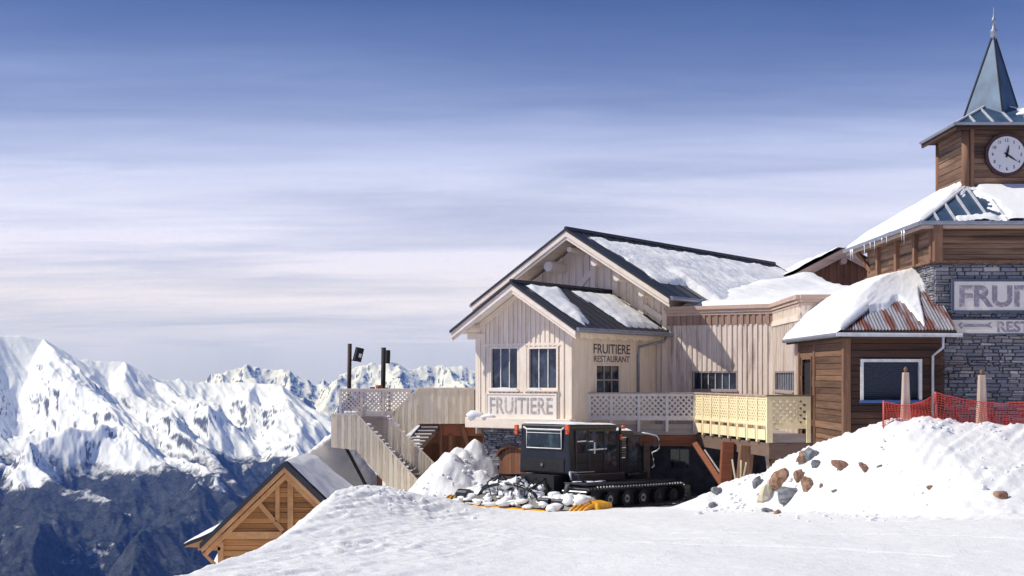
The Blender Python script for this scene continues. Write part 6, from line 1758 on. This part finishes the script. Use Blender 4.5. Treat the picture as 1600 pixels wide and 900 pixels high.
for bA, bB, hA, hB in ((-1.6,-1.2,.35,.95),(-.7,-.6,.35,.95),(-2.4,-1.7,.5,.9)):
    m_ = MB(); m_.tube([G(-1.1,bA,hA), G(-.6,(bA+bB)/2,hA+.4), G(-.1,bB,hB)], .04, 8); m_.build('lift_arm', MT['black'], tl_, smooth=True)
rr_ = random.Random(3)
for k in range(7):
    m_ = MB(); b_ = -1.9+.25*k; m_.tube([G(-1.25,b_,.35), G(-1.3,b_+rr_.uniform(-.2,.2),.55+rr_.uniform(0,.3)), G(-.95,b_+rr_.uniform(-.2,.3),.75+rr_.uniform(0,.25)), G(-.45,b_+.1,.55)], .022, 7); m_.build('hydraulic_hose', MT['black'], tl_, smooth=True)
for b_ in (-3.15, -.1, .4):
    m_ = MB(); m_.tube([G(-1.25,b_,.30), G(-1.25,b_+.38,.30)], .17 if b_ < -3 else .09, 14); m_.build('hydraulic_motor', MT['black'], tl_, smooth=False)
m_ = MB(); m_.tube([G(-.4,.15,.45), G(-.4,.25,.75)], .07, 10); m_.tube([G(-.4,.2,.6), G(-.1,.25,.55)], .05, 8); m_.build('hitch', MT['steel'], tl_)
# snow on the machine
m_ = MB(); r3 = random.Random(5)
for k in range(90):
    b_ = r3.uniform(-3.1, 1.3); a_ = r3.uniform(-1.42, -.8); blob(m_, G(a_, b_, .12 + (a_+1.42)*.55 + r3.uniform(-.05,.06)), (r3.uniform(.06,.24), r3.uniform(.07,.26), r3.uniform(.04,.13)), 10, k, .4)
for k in range(44):
    b_ = r3.gauss(-1.25, .55); blob(m_, G(-.95+r3.uniform(-.25,.45), b_, .45+r3.uniform(-.1,.45)*max(0,1-abs(b_+1.25)/1.4)), (r3.uniform(.05,.22), r3.uniform(.06,.22), r3.uniform(.05,.15)), 10, k+140, .45)
for k in range(7):
    blob(m_, G(-1.1+r3.uniform(-.1,.2), .5+k*.13, .36), (.2,.26,.16), 10, k+70, .4)
tag(m_.build('snow_load', MT['snow'], None, smooth=True), 'clods of snow heaped on the rear tiller of the groomer', kind='stuff')
o = snow_sheet('cabin_snow', lambda u_, v_: G(.03+2.3*u_, -1.84+1.8*v_, 2.425), up, lambda u_, v_: min(1, min(u_, 1-u_, v_, 1-v_)*14+.15)*(.045+.03*nz(u_*3, v_*2, 2, 4)), 30, 24, MT['snow']); tag(o, 'thin snow on the roof of the black passenger cabin', kind='stuff')
o = snow_sheet('cabin_snow', lambda u_, v_: G(2.5+.8*u_, -1.75+1.6*v_, 2.245), up, lambda u_, v_: min(1, min(u_, 1-u_, v_, 1-v_)*8+.1)*(.07+.03*nz(u_*3, v_*2, 2, 9)), 20, 20, MT['snow']); tag(o, 'small snow patch on the driver cab roof', kind='stuff')
m_ = MB()
for k in range(14): blob(m_, G(-.2+r3.uniform(0,1.3), .25+r3.uniform(-.1,.4), .81), (r3.uniform(.06,.16), r3.uniform(.05,.1), .018), 8, k+90)
for k in range(30): blob(m_, G(.1+.145*k, .93, .68), (.022,.022,.03), 6, k)
tag(m_.build('fender_snow', MT['snow'], None, smooth=True), 'flecks of snow on the groomer fender and track links', kind='stuff')
# snow clods lying on the ground
m_ = MB(); r4 = random.Random(11)
for k in range(260):
    x_, y_ = r4.choice(((r4.gauss(-3.2,1.0), r4.gauss(34.6,1.2)), (r4.gauss(5.6,.5), r4.gauss(33.8,.7)), (r4.gauss(-1.5,.7), r4.gauss(42.0,.7)), (r4.uniform(8.5,13), r4.gauss(31.4,.25)), (r4.uniform(5.5,11), r4.gauss(28.8,.8))))
    s_ = r4.uniform(.015,.06)*(1.5 if r4.random() < .1 else 1); blob(m_, (x_, y_, Hz(x_, y_)+s_*.3), (s_*1.2, s_, s_*.8), 7, k, .5)
tag(m_.build('snow_clods', MT['snow'], None), 'loose snow clods scattered over the banks', kind='stuff')
